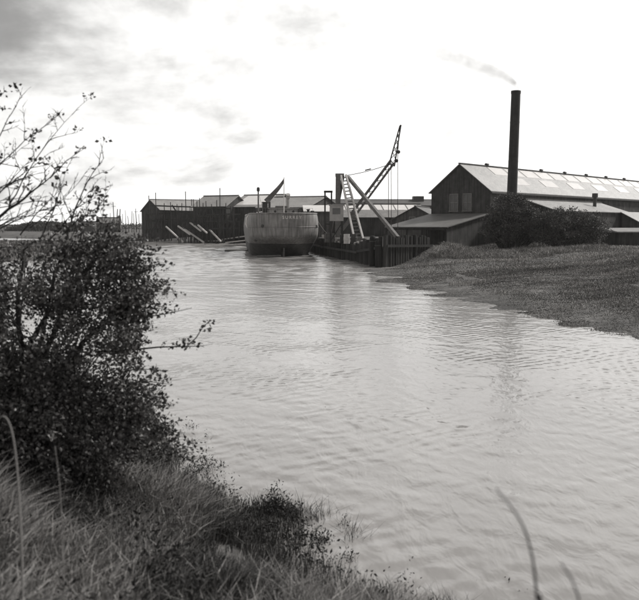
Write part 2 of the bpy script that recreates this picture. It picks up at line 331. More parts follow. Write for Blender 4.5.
# ------------------------------------------------------------------ buildings
def shed(name, label, apex, axis, L, w, eave, ridge, base, wall='board', roof='roof_mid', over=.3, sky_rows=(), windows=(), door=None, roof2=None, cat='shed', group=None, lw=None):
    """gabled building. apex: plan point under the near end of the ridge; axis: plan direction of the ridge. Local x runs along the ridge, y to its left."""
    a = math.atan2(axis[1], axis[0]); e = empty(name, (apex[0], apex[1], base), a, label, cat, group)
    E = eave - base; Rz = ridge - base; lw = lw or w
    V = []
    for x in (0, L): V += [(x, -w, -.6), (x, lw, -.6), (x, lw, E), (x, 0, Rz), (x, -w, E)]
    mesh_obj('wall', V, [(0, 4, 3, 2, 1), (5, 6, 7, 8, 9), (0, 5, 9, 4), (1, 2, 7, 6), (0, 1, 6, 5)], wall, e)
    out = []
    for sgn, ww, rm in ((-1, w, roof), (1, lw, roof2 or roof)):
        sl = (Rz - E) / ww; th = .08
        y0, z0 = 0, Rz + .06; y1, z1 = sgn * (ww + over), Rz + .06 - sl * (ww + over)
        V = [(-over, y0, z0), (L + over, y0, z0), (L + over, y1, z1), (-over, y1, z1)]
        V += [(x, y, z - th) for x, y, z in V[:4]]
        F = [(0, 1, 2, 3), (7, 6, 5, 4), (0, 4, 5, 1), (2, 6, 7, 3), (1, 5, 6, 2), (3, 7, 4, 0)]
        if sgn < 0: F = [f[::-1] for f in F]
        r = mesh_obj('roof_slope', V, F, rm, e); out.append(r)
        for (s_, x0, x1, f0, f1) in sky_rows:
            if s_ != sgn: continue
            pts = []
            for x, f in ((x0, f0), (x1, f0), (x1, f1), (x0, f1)):
                yy = sgn * ww * f; pts.append((x, yy, Rz + .06 - sl * abs(yy)))
            V2 = [(x, y, z - .01) for x, y, z in pts] + [(x, y, z + .05) for x, y, z in pts]
            F2 = [(4, 5, 6, 7), (0, 1, 5, 4), (1, 2, 6, 5), (2, 3, 7, 6), (3, 0, 4, 7)]
            if sgn < 0: F2 = [f[::-1] for f in F2]
            mesh_obj('skylight', V2, F2, 'skylight', r)
    MB().box((-over, -.14, Rz + .04), (L + over, .14, Rz + .16)).build('ridge_cap', 'roof_dark', e)
    for (face, u, z, ww, hh) in windows:      # face 'gable' (x = 0) or 'side' (y = -w)
        def P(du, dz, o): return (-o, u + du, z + dz - base) if face == 'gable' else (u + du, -w - o, z + dz - base)
        def pbox(mb, u0, u1, z0, z1, o0, o1):
            p = P(u0, z0, o0); q = P(u1, z1, o1); return mb.box([min(i, j) for i, j in zip(p, q)], [max(i, j) for i, j in zip(p, q)])
        fr = MB(); h2 = ww / 2
        pbox(fr, -h2 - .08, -h2, -.05, hh, 0, .07); pbox(fr, h2, h2 + .08, -.05, hh, 0, .07); pbox(fr, -h2 - .08, h2 + .08, hh, hh + .1, 0, .07); pbox(fr, -h2 - .14, h2 + .14, -.15, -.05, 0, .13)
        pbox(fr, -.025, .025, -.05, hh, .015, .05); pbox(fr, -h2, h2, hh / 2 - .03, hh / 2 + .03, .012, .045)
        wo_ = fr.build('window', 'frame', e)
        for i in (0, 1):
            for j in (0, 1):
                g = MB(); pbox(g, -h2 + i * h2 + .01, -h2 + (i + 1) * h2 - .01, j * hh / 2, (j + 1) * hh / 2 - .01, .003, .012); g.build('pane', 'glass', wo_)
    if door:
        face, u, ww, hh = door
        d = MB()
        if face == 'gable': d.box((-.06, u - ww / 2, 0), (.02, u + ww / 2, hh))
        else: d.box((u - ww / 2, -w - .06, 0), (u + ww / 2, -w + .02, hh))
        d.build('door', 'timber_dark', e)
    return e
AX = (.68, .73); AN = (.73, -.68)      # the works' long axis and the normal of its front
# main works building
ups = [(-1, 5 + k * 3.6, 8.1 + k * 3.6, .06, .36) for k in range(14)]
low = [(-1, 7 + k * 7.2, 10.4 + k * 7.2, .46, .74) for k in range(7)]
fac = shed('works_building', 'long dark brick works with pale roof and rows of bright skylights', (15.25, 87.5), AX, 62, 3.75, 7.0, 9.85, 1.5, 'brick', 'roof_pale', .25,
           ups + low, [('gable', .75, 4.9, .95, 1.7), ('gable', -.95, 4.9, .95, 1.7)], cat='building')
for k in range(9):      # small ridge ventilators
    x = 5.2 + k * 6.4
    vb = MB(); vb.box((x, -.16, 8.35), (x + .36, .16, 8.62)); vb.add([(x - .07, -.24, 8.62), (x + .43, -.24, 8.62), (x + .43, .24, 8.62), (x - .07, .24, 8.62), (x - .07, 0, 8.76), (x + .43, 0, 8.76)], [(0, 1, 5, 4), (2, 3, 4, 5), (1, 2, 5), (3, 0, 4), (0, 3, 2, 1)])
    vb.build('ridge_ventilator', 'steel', fac)
gt = MB(); gt.box((-.25, -4.1, 5.12), (62, -3.98, 5.28)); gt.build('gutter', 'steel', fac)
for x in (4, 16, 28, 40): MB().bar((x, -3.86, -.3), (x, -3.86, 5.1), .05, n=6).build('downpipe', 'steel', fac)
# open lean-to in front of the gable
le = empty('lean_to_shed', (15.25, 87.5, 1.5), math.atan2(AX[1], AX[0]), 'open-fronted lean-to with grey sloping roof against the works gable', 'shed')
V = [(-.02, -3.95, 3.05), (-.02, 3.9, 3.05), (-8.2, 3.9, 1.62), (-8.2, -3.95, 1.62)]; V += [(x, y, z - .09) for x, y, z in V]
mesh_obj('roof', V, [(0, 1, 2, 3), (7, 6, 5, 4), (0, 4, 5, 1), (1, 5, 6, 2), (2, 6, 7, 3), (3, 7, 4, 0)], mat('lean_to_sheet', .125, .25, 1.2, .6, .5, wave=('Y', 2.4), spec=.5, streak=.1), le)
V = [(0, -3.7, -.8), (-7.9, -3.7, -.8), (-7.9, -3.7, 1.56), (0, -3.7, 2.94)]; V += [(x, y + .12, z) for x, y, z in V]
mesh_obj('side_wall', V, [(0, 1, 2, 3), (7, 6, 5, 4), (0, 4, 5, 1), (1, 5, 6, 2), (2, 6, 7, 3), (3, 7, 4, 0)], 'board', le)
MB().box((-2.2, -3.5, -.8), (-2.05, 3.6, 2.5)).build('back_partition', 'board2', le)
MB().box((-8.02, -3.55, 1.3), (-7.88, 3.75, 1.5)).build('eaves_beam', 'timber_dark', le)
for y in (-1.2, 1.2, 3.65): MB().box((-8.02, y - .08, -.8), (-7.87, y + .08, 1.3)).build('post', 'timber_dark', le)
# low shed against the front of the works, its annex and a hut further right
def wp(t_, o_): return (18 + AX[0] * t_ + AN[0] * o_, 85 + AX[1] * t_ + AN[1] * o_)
lsd = shed('low_shed', 'low shed with bright pale roof behind the dark bushes', wp(.3, 4), AX, 17.8, 3.4, 4.75, 5.85, 1.5, 'brick', 'roof_pale', .2, cat='shed')
MB().bar((12.8, -1.6, 3.2), (12.8, -1.6, 4.9), .2, n=10).bar((12.8, -1.6, 4.9), (12.8, -1.6, 5.35), .32, n=10).build('flue_pipe', 'steel', lsd)
p0 = wp(15.5, 7.6)
an = empty('lean_to_annex', (p0[0], p0[1], 1.5), math.atan2(AX[1], AX[0]), 'small lean-to with steep bright roof at the end of the low shed', 'shed')
V = [(0, 0, 3.3), (6, 0, 3.3), (6, -4.3, 1.05), (0, -4.3, 1.05)]; V += [(x, y, z - .08) for x, y, z in V]
mesh_obj('roof', V, [(3, 2, 1, 0), (4, 5, 6, 7), (1, 5, 4, 0), (2, 6, 5, 1), (3, 7, 6, 2), (0, 4, 7, 3)], 'roof_pale', an)
V = [(.2, -.1, -.8), (5.8, -.1, -.8), (5.8, -4.1, -.8), (.2, -4.1, -.8), (.2, -.1, 3.15), (5.8, -.1, 3.15), (5.8, -4.1, 1.05), (.2, -4.1, 1.05)]
mesh_obj('wall', V, [(0, 4, 5, 1), (1, 5, 6, 2), (2, 6, 7, 3), (3, 7, 4, 0)], 'brick', an)
hp = at(624, 234, 72)
hut = empty('flat_roofed_hut', (hp.x, hp.y, hz(hp.x, hp.y)), R(12), 'low hut with flat grey roof at the right end of the bushes', 'hut'); hb = hp.z + .25 - hut.location.z
MB().box((-1.3, -1.2, -.6), (3.4, 1.6, hb - .12)).build('wall', 'board', hut)
V = [(-1.6, -1.5, hb - .12), (3.7, -1.5, hb - .12), (3.7, 1.9, hb + .2), (-1.6, 1.9, hb + .2)]; V += [(x, y, z + .1) for x, y, z in V]
mesh_obj('roof', V, [(3, 2, 1, 0), (4, 5, 6, 7), (0, 1, 5, 4), (1, 2, 6, 5), (2, 3, 7, 6), (3, 0, 4, 7)], 'roof_mid', hut)
MB().box((.2, -1.26, -.3), (1.1, -1.203, hb - .35)).build('door', 'timber_dark', hut)
# factory chimney, leaning very slightly
cb = at(510.5, 225, 80); ct = at(516.2, 91, 80)
ch = empty('factory_chimney', (cb.x, cb.y, hz(cb.x, cb.y)), 0, 'tall slender black steel chimney trailing smoke beside the works', 'chimney')
top = ct - Vector(ch.location); lean = Vector(((ct.x - cb.x) / (ct.z - cb.z) * .8, 0, 1))
n = 24; mb = MB(); mb.tube([lean * -.5, lean * 4, lean * 9, lean * (top.z - .5), lean * top.z], [.52, .5, .475, .45, .45], n); mb.f.pop()
mb.build('stack', 'stack', ch, True)
for z in (4.2, 8.2, 12.0): mb = MB(); mb.tube([lean * z, lean * (z + .14)], .51 - z * .003, n); mb.build('band', 'stack', ch)
mb = MB(); mb.tube([lean * (top.z - .25), lean * (top.z + .02)], [.48, .48], n); mb.f.pop(); mb.build('cap_ring', 'stack', ch)
# sheds across the yard and along the far shore
shed('slipway_shed', 'dark slipway shed with pale roof at the far left of the yard', (-34.5, 165), (.87, .5), 13, 6.5, 6.2, 8.46, 1.1, 'board', 'roof_pale', .3, cat='shed', door=('side', 5, 3.4, 3.6))
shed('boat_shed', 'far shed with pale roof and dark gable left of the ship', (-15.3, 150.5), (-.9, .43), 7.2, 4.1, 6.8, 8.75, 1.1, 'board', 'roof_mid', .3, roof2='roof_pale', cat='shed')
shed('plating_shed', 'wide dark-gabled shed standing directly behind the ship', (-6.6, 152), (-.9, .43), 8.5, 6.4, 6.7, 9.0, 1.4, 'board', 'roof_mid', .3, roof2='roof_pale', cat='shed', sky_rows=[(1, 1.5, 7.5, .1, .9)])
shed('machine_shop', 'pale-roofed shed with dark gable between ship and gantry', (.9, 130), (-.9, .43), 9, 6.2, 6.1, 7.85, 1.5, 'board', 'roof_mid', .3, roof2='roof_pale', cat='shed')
shed('long_store', 'long low store with white skylight strip behind the crane', (1.4, 123), (.99, .12), 14, 5.2, 4.5, 6.45, 1.5, 'board', 'roof_mid', .3, [(-1, .5 + 1.9 * k, 2.2 + 1.9 * k, .08, .5) for k in range(7)], cat='shed')
shed('gabled_workshop', 'small dark workshop with plain gable left of the works lean-to', (12.5, 105), (.3, .95), 10, 3.4, 3.85, 5.7, 1.5, 'board2', 'roof_dark', .3, cat='shed', windows=[('gable', .4, 3.7, .7, .6)])
fs = shed('distant_store', 'distant long dark store seen over the white skylights', (3, 186), (1, .05), 28, 6, 7.7, 9.1, 1.3, 'board2', 'roof_dark', .3, cat='shed')
MB().box((18.5, -2, 6.8), (20.9, 0, 8.6)).build('roof_tank', 'steel', fs)
# single-slope store on the quay, right of the ship
qs = empty('quay_store', (-2.0, 110, QZ), R(3), 'little quay store with bright lean roof at the ship\'s right quarter', 'shed')
MB().box((0, 0, 0), (3.3, 3, 3.55)).build('wall', 'board2', qs)
V = [(-.2, -.3, 3.5), (3.6, -.3, 3.5), (3.6, 3.4, 4.4), (-.2, 3.4, 4.4)]; V += [(x, y, z + .09) for x, y, z in V]
mesh_obj('roof', V, [(3, 2, 1, 0), (4, 5, 6, 7), (0, 1, 5, 4), (1, 2, 6, 5), (2, 3, 7, 6), (3, 0, 4, 7)], 'skylight', qs)
MB().box((1.0, -.06, 0), (1.9, .02, 2.0)).build('door', 'timber_dark', qs)
# ---- staging round the slip berths
def staging(name, label, pts, tops, d, rails, base=.9):
    e0 = at(pts[0], 225, d[0]); e = empty(name, (e0.x, e0.y, hz(e0.x, e0.y)), 0, label, 'staging', 'timber staging along the slipways'); o = Vector(e.location)
    for px, ty, dd in zip(pts, tops, d):
        p = at(px, ty, dd); g = hz(p.x, p.y)
        MB().bar((p.x - o.x, p.y - o.y, g - .5 - o.z), (p.x - o.x + random.uniform(-.12, .12), p.y - o.y, p.z - o.z), .11, n=6, r1=.075).build('upright', 'timber_dark', e)
    for (a, b_, y0, y1, dd) in rails:
        p = at(a, y0, dd) - o; q = at(b_, y1, dd) - o; MB().bar(p, q, .05, .13).build('ledger', 'timber_dark', e)
staging('berth_staging', 'pole staging across the front of the far left slipway shed', [149, 156, 164, 171, 177, 182, 186, 191.5], [195.5, 192.5, 203, 202, 204, 203, 191.5, 199], [157.5, 157, 156.5, 157, 157, 157, 157.5, 157.5],
        [(150, 193, 205.5, 207, 157), (158, 193, 210.5, 211.5, 156.7), (147, 193, 219, 220, 157), (149, 172, 229, 229.5, 157), (150, 161, 236, 214, 156.8), (172, 186, 205, 226, 156.8)])
staging('berth_staging', 'pole staging before the shed left of the ship, one pole very tall', [194, 197, 200, 203.5, 206, 209.5, 212, 214.7, 216.5, 219.3, 222, 226, 230], [199, 201, 198, 203, 201, 207, 204, 210, 200, 188, 209, 203, 206], [146.5] * 13,
        [(193, 231, 207.5, 208.5, 146.3), (193, 224, 216, 217, 146.3), (194, 212, 224, 224.5, 146.3), (196, 206, 232, 208, 146.2), (212, 222, 210, 234, 146.2), (217, 234, 222, 223, 146.3)])
random.seed(31)
for lab, x0, x1, d0, d1, k_ in (('thicket of short dark slip poles left of the leaning timbers', 146, 172, 158.2, 156.6, 11), ('thicket of short dark slip poles between the two slip sheds', 178, 204, 149, 146, 12), ('row of dark poles on the foreshore beside the ship', 206, 240, 145.8, 144, 12)):
    px = [x0 + (x1 - x0) * (i + random.random() * .8) / k_ for i in range(k_)]; dd = [d0 + (d1 - d0) * (p - x0) / (x1 - x0) + random.uniform(-.3, .3) for p in px]
    staging('slip_staging', lab, px, [random.choice((206, 210, 214, 218, 222, 225, 229)) + random.uniform(-1, 1) for _ in px], dd, [(x0, x1, y_ + random.uniform(-1, 1), y_ + random.uniform(-1, 1), (d0 + d1) / 2) for y_ in (214, 221, 229)] + [(p, p + random.uniform(4, 8), 236, 218, (d0 + d1) / 2) for p in px[::4]])
def timber(name, label, p, q, w, m='timber_pale', cat='timber', group=None, h=None):
    mid = (p + q) / 2; e = MB().bar(p - mid, q - mid, w, h).build(name, m); e.location = mid; return tag(e, label, cat, group)
for lab, (a, b_, c, d_) in zip(('leftmost pale shore timber leaning down to the far water', 'longest pale shore timber leaning down to the far water', 'short pale timber leaning high between the slip sheds', 'faint short timber leaning beside the slip staging', 'pale timber leaning on the foreshore nearest the ship', 'short pale timber leaning between the long one and the ship'),
        ((166, 226.5, 183.5, 242.5), (183, 228, 204, 242.5), (190, 222.5, 201, 231), (178, 226, 190, 234.5), (209, 229, 221, 241.5), (198, 225, 207, 233))):
    dd_ = (156, 151) if a < 170 else (145.6, 142.6) if a > 195 else (147.8, 144.5); p = at(a, b_, dd_[0]); q = at(c, d_, dd_[1]); q.z = max(q.z, hz(q.x, q.y) - .1)
    timber('shore_timber', lab, p, q, .12, group='pale timbers leaning on the slips')
for lab, (a, b_, c, d_, D) in zip(('pale plank lying along the foreshore toward the ship', 'narrow plank gangway rising to the ship from the mud', 'grey baulk lying on the mud below the staging'), ((222, 239.5, 246, 236, 146), (226, 242.5, 248, 240, 138), (207, 241, 224, 240.8, 147.5))):
    timber('gang_plank', lab, at(a, b_, D), at(c, d_, D - 2), .22, 'timber_pale', 'plank', 'planks on the foreshore', .09)
# ------------------------------------------------------------------ timber quay wall: every pile is a piece
def pile_wall(name, label, segs, cat='quay wall'):
    p0 = segs[0][0]; e = empty(name, (p0[0], p0[1], 0), 0, label, cat); o = Vector(e.location)
    for (a, b_, sp, wd_, z0, z1) in segs:
        a = Vector((*a, 0)); b_ = Vector((*b_, 0)); n = max(1, int((b_ - a).length / sp)); d = (b_ - a).normalized(); nrm = Vector((d.y, -d.x, 0))
        for i in range(n):
            c = a + (b_ - a) * ((i + .5) / n) - o + nrm * random.uniform(-.08, .08); zt = z0 + (z1 - z0) * (i + .5) / n + random.uniform(-.13, .16)
            tl = Vector((random.uniform(-.04, .04), random.uniform(-.04, .04), 0))
            MB().bar(c + Vector((0, 0, -1.4)), c + tl + Vector((0, 0, zt)), wd_ * random.uniform(.86, 1.05), n=8).build('pile', 'pile', e)
        off = nrm * (.35 if nrm.y < 0 or nrm.x < 0 else -.35)
        for zz_ in (.75,):
            MB().bar(a - o + off + Vector((0, 0, z0 - zz_)), b_ - o + off + Vector((0, 0, z1 - zz_)), .05, .1).build('waling', 'pile', e)
    return e
pile_wall('timber_quay_wall', 'dark timber pile quay wall running from crane corner to the ship',
          [((-.95, 99.5), (.68, 86), .5, .2, 1.7, 1.7), ((.68, 86), (3.6, 70.2), .46, .19, 1.72, 1.66), ((3.62, 70.1), (4.85, 62.9), .42, .19, 1.75, 2.25)])
pile_wall('timber_quay_wall', 'tall dark sheeted return wall at the near end of the quay', [((5.0, 62.75), (9.3, 68.2), .36, .19, 2.42, 2.3)])
# tall mooring piles standing at the corner
for lab, (px, py, D, r_) in zip(('stout mooring pile with rounded head at the quay corner', 'shorter mooring pile just right of the corner pile'), ((375.5, 235.5, 64.4, .26), (380.5, 239.5, 63.4, .22))):
    p = at(px, py, D); e = empty('mooring_pile', (p.x - .25, p.y - .4, 0), 0, lab, 'pile', 'mooring piles at the quay corner')
    mb = MB(); mb.tube([(0, 0, -1.5), (0, 0, p.z - .25), (0, 0, p.z - .08), (0, 0, p.z)], [r_, r_, r_ * .85, r_ * .45], 10); mb.build('post', 'pile', e, True)
    mb = MB(); mb.tube([(0, 0, p.z - .5), (0, 0, p.z - .42)], r_ * 1.08, 10); mb.build('iron_band', 'steel', e)

# ------------------------------------------------------------------ the ship
SH = empty('moored_ship', (-3.35, 80.6, 0), R(6.5), 'grey coasting ship moored stern-on beside the quay', 'ship'); SHL = 36.0; DK = 3.95
def hullpt(z, t_):
    s0 = (.1 + (4.75 - z) * .12) if z >= 2.1 else (.1 + .318 + (2.1 - z) * 2.3)
    s = s0 + (SHL - s0) * t_ ** 1.9
    Bz = np.interp(z, [-1.2, -.4, .4, 1.5, 2.6, 3.4, 4.2, 4.8], [2.7, 3.2, 3.42, 3.6, 3.74, 3.74, 3.62, 3.42])
    al = np.interp(z, [-1.2, 0, 2.1, 4.8], [8.5, 7.0, 4.6, 4.2]); k = min(1, (s - s0) / al)
    b_ = Bz * max(0, 1 - (1 - k) ** 2.2) ** .5
    if s > 25: b_ *= max(0, 1 - ((s - 25) / (SHL - 25)) ** (2.4 if z > 2 else 1.7))
    return b_, s, z + .9 * max(0, (s - 22) / 14) ** 2 * (z / 4.8 if z > 0 else 0)
zs = list(np.linspace(-1.2, 2.1, 10)) + list(np.linspace(2.35, 4.48, 8)); ts = np.linspace(0, 1, 44)
V = []; F = []; nT = 2 * len(ts) - 1
for z in zs:
    row = [hullpt(z, t_) for t_ in ts]
    V += [(-b_, s, zz_) for b_, s, zz_ in reversed(row)] + [(b_, s, zz_) for b_, s, zz_ in row[1:]]
mi = []
for i in range(len(zs) - 1):
    for j in range(nT - 1):
        F.append((i * nT + j, i * nT + j + 1, (i + 1) * nT + j + 1, (i + 1) * nT + j)); mi.append(1 if zs[i] < 1.3 else 0)  # dark band taken up the hull to paint in the counter's shade
hull = mesh_obj('hull', V, F, ['hull', 'boot_shade'], SH, True); hull.data.polygons.foreach_set('material_index', mi)
row = [hullpt(DK, t_) for t_ in ts]
V = [(-b_ * .985, s + .05, DK) for b_, s, _ in reversed(row)] + [(b_ * .985, s + .05, DK) for b_, s, _ in row[1:]]
mesh_obj('deck', V, [(j, j + 1, nT - 2 - j, nT - 1 - j) for j in range(len(ts) - 2)] + [(len(ts) - 2, len(ts) - 1, len(ts))], 'deck', SH)
row = [hullpt(4.48, t_) for t_ in ts]; path = [Vector((-b_, s, zz_)) for b_, s, zz_ in reversed(row)] + [Vector((b_, s, zz_)) for b_, s, zz_ in row[1:]]
MB().tube(path, .075, 6).build('bulwark_rail', 'hull', SH, True)
for zz_ in (3.1,):
    row = [hullpt(zz_, t_) for t_ in ts]; path = [Vector((-b_ * 1.003, s - .01, z)) for b_, s, z in reversed(row)] + [Vector((b_ * 1.003, s - .01, z)) for b_, s, z in row[1:]]
    MB().tube(path, .03, 5).build('rubbing_strake', 'hull', SH, True)
rd = MB(); V = [(-.07, 2.9, -1), (-.07, 4.9, -1), (-.07, 4.5, 1.6), (-.07, 3.2, 1.9)]; V += [(.07, y, z) for _, y, z in V]
mesh_obj('rudder', V, [(0, 1, 2, 3), (7, 6, 5, 4), (0, 4, 5, 1), (1, 5, 6, 2), (2, 6, 7, 3), (3, 7, 4, 0)], 'steel_mid', SH)
MB().bar((0, 3.3, 1.5), (0, 3.3, 2.3), .12, n=8).build('rudder_stock', 'steel_mid', SH)
def onhull(bx, z, off=.0):
    best = min((hullpt(z, t_) for t_ in np.linspace(0, .5, 400)), key=lambda r: abs(r[0] - abs(bx))); return Vector((bx, best[1] - off, z))
def disc(name, p, nrm, r_, m, par, th=.03, n=14):
    q = Vector(p) + Vector(nrm).normalized() * th; return MB().bar(p, q, r_, n=n).build(name, m, par)
for bx, z in ((-2.3, 3.2), (3.3, 3.15), (-2.9, 1.75)):
    p = onhull(bx, z); s_ = 1 if bx > 0 else -1; disc('fairlead', p, (s_ * .6, -.8, 0), .17, 'steel', SH, .05); 
# name and home lettering: white six-letter name on the stern
def lettering(txt, size, m, parent, loc, rot, curve=None, extr=.006, name='name_lettering'):
    fc = bpy.data.curves.new('txt', 'FONT'); fc.body = txt; fc.size = size; fc.extrude = extr; fc.align_x = 'CENTER'; fc.space_character = 1.4; fc.offset = .005
    ob = bpy.data.objects.new('txt', fc); COL.objects.link(ob); dg = bpy.context.evaluated_depsgraph_get(); me = bpy.data.meshes.new_from_object(ob.evaluated_get(dg)); bpy.data.objects.remove(ob)
    me.materials.clear(); me.materials.append(M[m])
    for v in me.vertices:
        bx = v.co.x + loc[0]; zz_ = v.co.y + loc[2]; p = onhull(bx if abs(bx) > .02 else .02, zz_); v.co = (bx, p.y - .02 - v.co.z, zz_)
    o = bpy.data.objects.new(name, me); link(o, parent); return o
lettering('SURREY', .44, 'white_paint', SH, (.62, 0, 3.92), 0)
# deck fittings
MB().box((-1.5, 3.2, DK), (1.45, 8.5, 4.98)).box((-1.62, 3.05, 4.98), (1.57, 8.6, 5.06)).build('deckhouse', 'house_paint', SH)
for x in (-.9, .2, 1.0):
    disc('scuttle', (x, 3.2, 4.7), (0, -1, 0), .13, 'steel', SH)
MB().box((-2.15, 4.4, DK), (-1.62, 5.5, 5.65)).box((-2.2, 4.3, 5.65), (-1.58, 5.6, 5.73)).build('companion_hatch', 'steel', SH)
MB().box((1.5, 2.6, DK), (1.98, 3.2, 4.9)).build('winch_box', 'steel', SH)
for x, s_, zt in ((2.5, 2.8, 4.95), (3.05, 3.8, 4.8), (-2.95, 3.8, 4.75)):
    mb = MB(); mb.tube([(x, s_, DK), (x, s_, zt - .12), (x, s_, zt - .11), (x, s_, zt)], [.13, .13, .2, .2], 10); mb.build('bollard', 'steel', SH)
fs_ = MB(); fs_.tube([(-.15, .9, DK), (-.15, .78, 5.8), (-.15, .6, 8.05)], [.055, .045, .03], 8); fs_.build('flagstaff', 'white_paint', SH)
disc('truck', (-.15, .6, 8.03), (0, 0, 1), .06, 'white_paint', SH)
for sx_ in (-1, 1):          # open rail round the poop
    prev = None
    for t_ in (.02, .05, .09, .13, .17, .21):
        b_, s_, _ = hullpt(4.48, t_); p = Vector((sx_ * b_ * .97, s_ + .08, 4.5)); q = p + Vector((0, 0, .5)); MB().bar(p, q, .018, n=6).build('stanchion', 'steel_mid', SH)
        if prev is not None: MB().bar(prev, q, .014, n=5).build('hand_rail', 'steel_mid', SH)
        prev = q
MB().bar((.9, 9.5, DK), (.9, 9.5, 6.3), .2, n=12).bar((.9, 9.5, 6.3), (.9, 9.2, 6.7), .24, n=12).build('ventilator_cowl', 'house_paint', SH)
MB().bar((-1.2, 9.0, 5.06), (-1.2, 9.0, 5.9), .14, n=10).build('galley_flue', 'steel', SH)
MB().box((-.7, 5, 5.06), (.5, 6.6, 5.32)).build('skylight_hatch', 'timber', SH)
mb = MB(); mb.tube([(-2.65, 3.0, DK), (-2.65, 3.0, 6.75)], [.1, .07], 8); ls = mb.build('light_post', 'steel_mid', SH)
mb = MB(); mb.tube([(-2.65, 3, 6.75), (-2.65, 3, 6.85), (-2.65, 3, 7.12), (-2.65, 3, 7.2)], [.1, .17, .15, .05], 10); mb.build('lamp', 'steel', ls)
MB().tube([(-2.65, 3, 6.6), (-2.25, 3.4, 5.3), (-2.0, 4.0, DK)], .018, 5).build('stay', 'rope', ls)
V = []; F = []; nu, nv = 14, 8
for i in range(nu + 1):
    for j in range(nv + 1):
        u = i / nu; v = j / nv
        x = -.17 - 2.0 * u ** 1.1 * (1 - .2 * v); z = 7.98 - 2.15 * (u ** .95) - v * (.5 - .12 * u) ; y = .62 + .12 * v + .16 * math.sin(u * 9 + v * 2.5) * u ** .6
        V.append((x, y, z))
for i in range(nu):
    for j in range(nv): a = i * (nv + 1) + j; F.append((a, a + nv + 1, a + nv + 2, a + 1))
fl = mesh_obj('ship_flag', V, F, 'flag', None, True); fl.matrix_world = Matrix.LocRotScale(SH.location, SH.rotation_euler, None); tag(fl, 'drab ensign drooping from the flagstaff at the ship\'s stern', 'flag')
sd_ = fl.modifiers.new('cloth', 'SOLIDIFY'); sd_.thickness = .012
# rope fender on the port quarter and mooring line to the quay
p = [Vector((-3.5, 5.6, 4.5)), Vector((-3.82, 5.2, 4.0)), Vector((-3.88, 5.0, 3.4)), Vector((-3.75, 4.9, 3.0))]
mr = Matrix.LocRotScale(SH.location, SH.rotation_euler, None)
o = MB().tube([mr @ q for q in p], [.04, .09, .1, .05], 8).build('rope_fender', 'white_paint'); tag(o, 'pale rope fender hung over the ship\'s left quarter', 'fender')
a = mr @ Vector((3.25, 3.9, 4.46)); b_ = Vector((1.6, 84.4, QZ + .35)); pts = [a.lerp(b_, k / 8) - Vector((0, 0, .5 * math.sin(math.pi * k / 8))) for k in range(9)]
tag(MB().tube(pts, .03, 5).build('mooring_rope', 'rope'), 'slack mooring rope from the ship\'s right quarter to the quay', 'rope')
# floating things round the stern
pp = at(238, 251.2, 101)
pt = empty('work_raft', (pp.x, pp.y, 0), R(-4), 'flat pale work raft floating at the ship\'s left side', 'raft')
for k in range(6): MB().box((-1.4 + k * .46, -1.4, .16), (-1.4 + k * .46 + .43, 1.4, .26)).build('plank', 'timber_pale', pt)
for y in (-1.2, 0, 1.2): MB().box((-1.45, y - .12, -.2), (1.4, y + .12, .155)).build('float_beam', 'timber_dark', pt)
timber('floating_baulk', 'thin pale baulk floating just under the ship\'s stern', at(257, 257, 80.5) + Vector((0, 0, .1)), at(281, 256.6, 80.9) + Vector((0, 0, .1)), .07, 'timber')

# ------------------------------------------------------------------ the derrick crane
cz = QZ
mt = at(338, 174, 80); cr = empty('derrick_crane', (mt.x, 80, cz), 0, 'tall derrick crane with pale ladder leg and cranked jib', 'crane'); o = Vector(cr.location)
T = mt - o
MB().box((-.55, -.55, 0), (.55, .55, .3)).build('base', 'timber_dark', cr)
MB().bar((0, 0, .3), (T.x, T.y, T.z), .27, n=4, r1=.23).build('mast', 'steel_mid', cr)
MB().box((T.x - .26, -.24, T.z - .25), (T.x + .6, .24, T.z + .05)).build('mast_head', 'steel_mid', cr)
# pale ladder-like leg: two rails and rungs
A0 = at(341, 175.5, 79.7) - o; A1 = at(346, 174.8, 79.7) - o; B0 = at(355.5, 244.5, 74.5) - o; B1 = at(364.5, 244.0, 74.5) - o
lg = MB().bar(A0, B0, .085, .10).bar(A1, B1, .085, .10).build('ladder_leg', 'steel_pale', cr)
for k in range(19):
    f = (k + .7) / 19.5; MB().bar(A0.lerp(B0, f), A1.lerp(B1, f), .045, .055).build('rung', 'steel_mid', lg)
p = at(348, 177, 80.2) - o; q = at(394, 233, 71.5) - o; q2 = q + (q - p) * .08
MB().bar(p, q2, .13, .16).build('back_leg', 'steel_mid', cr)
p = at(343, 176, 80.3) - o; q = at(331, 243, 88) - o; MB().bar(p, q, .14, .16).build('back_leg', 'steel', cr)
# jib: tapering box lattice, then a steeper head
J0 = at(342, 230, 79.3) - o; J1 = at(392.5, 161.5, 79) - o; J2 = at(400.3, 126, 78.6) - o
def lattice(mb, p, q, w0, w1, n):
    d = (q - p).normalized(); sd = d.cross(Vector((0, 1, 0))).normalized(); u = Vector((0, 1, 0))
    def c(f, k): w = w0 + (w1 - w0) * f; return p.lerp(q, f) + (sd * (1 if k & 1 else -1) + u * (1 if k & 2 else -1)) * w
    for k in range(4): mb.bar(c(0, k), c(1, k), .05)
    for i in range(n):
        for k, l in ((0, 1), (1, 3), (3, 2), (2, 0)):
            a_, b2 = (k, l) if i % 2 else (l, k); mb.bar(c(i / n, a_), c((i + 1) / n, b2), .026)
    return mb
jb = MB().bar(J0, J0.lerp(J1, .28), .2, .16, r1=.26); jb.build('jib_heel', 'steel_mid', cr)
sd2 = (J1 - J0).normalized().cross(Vector((0, 1, 0))).normalized()
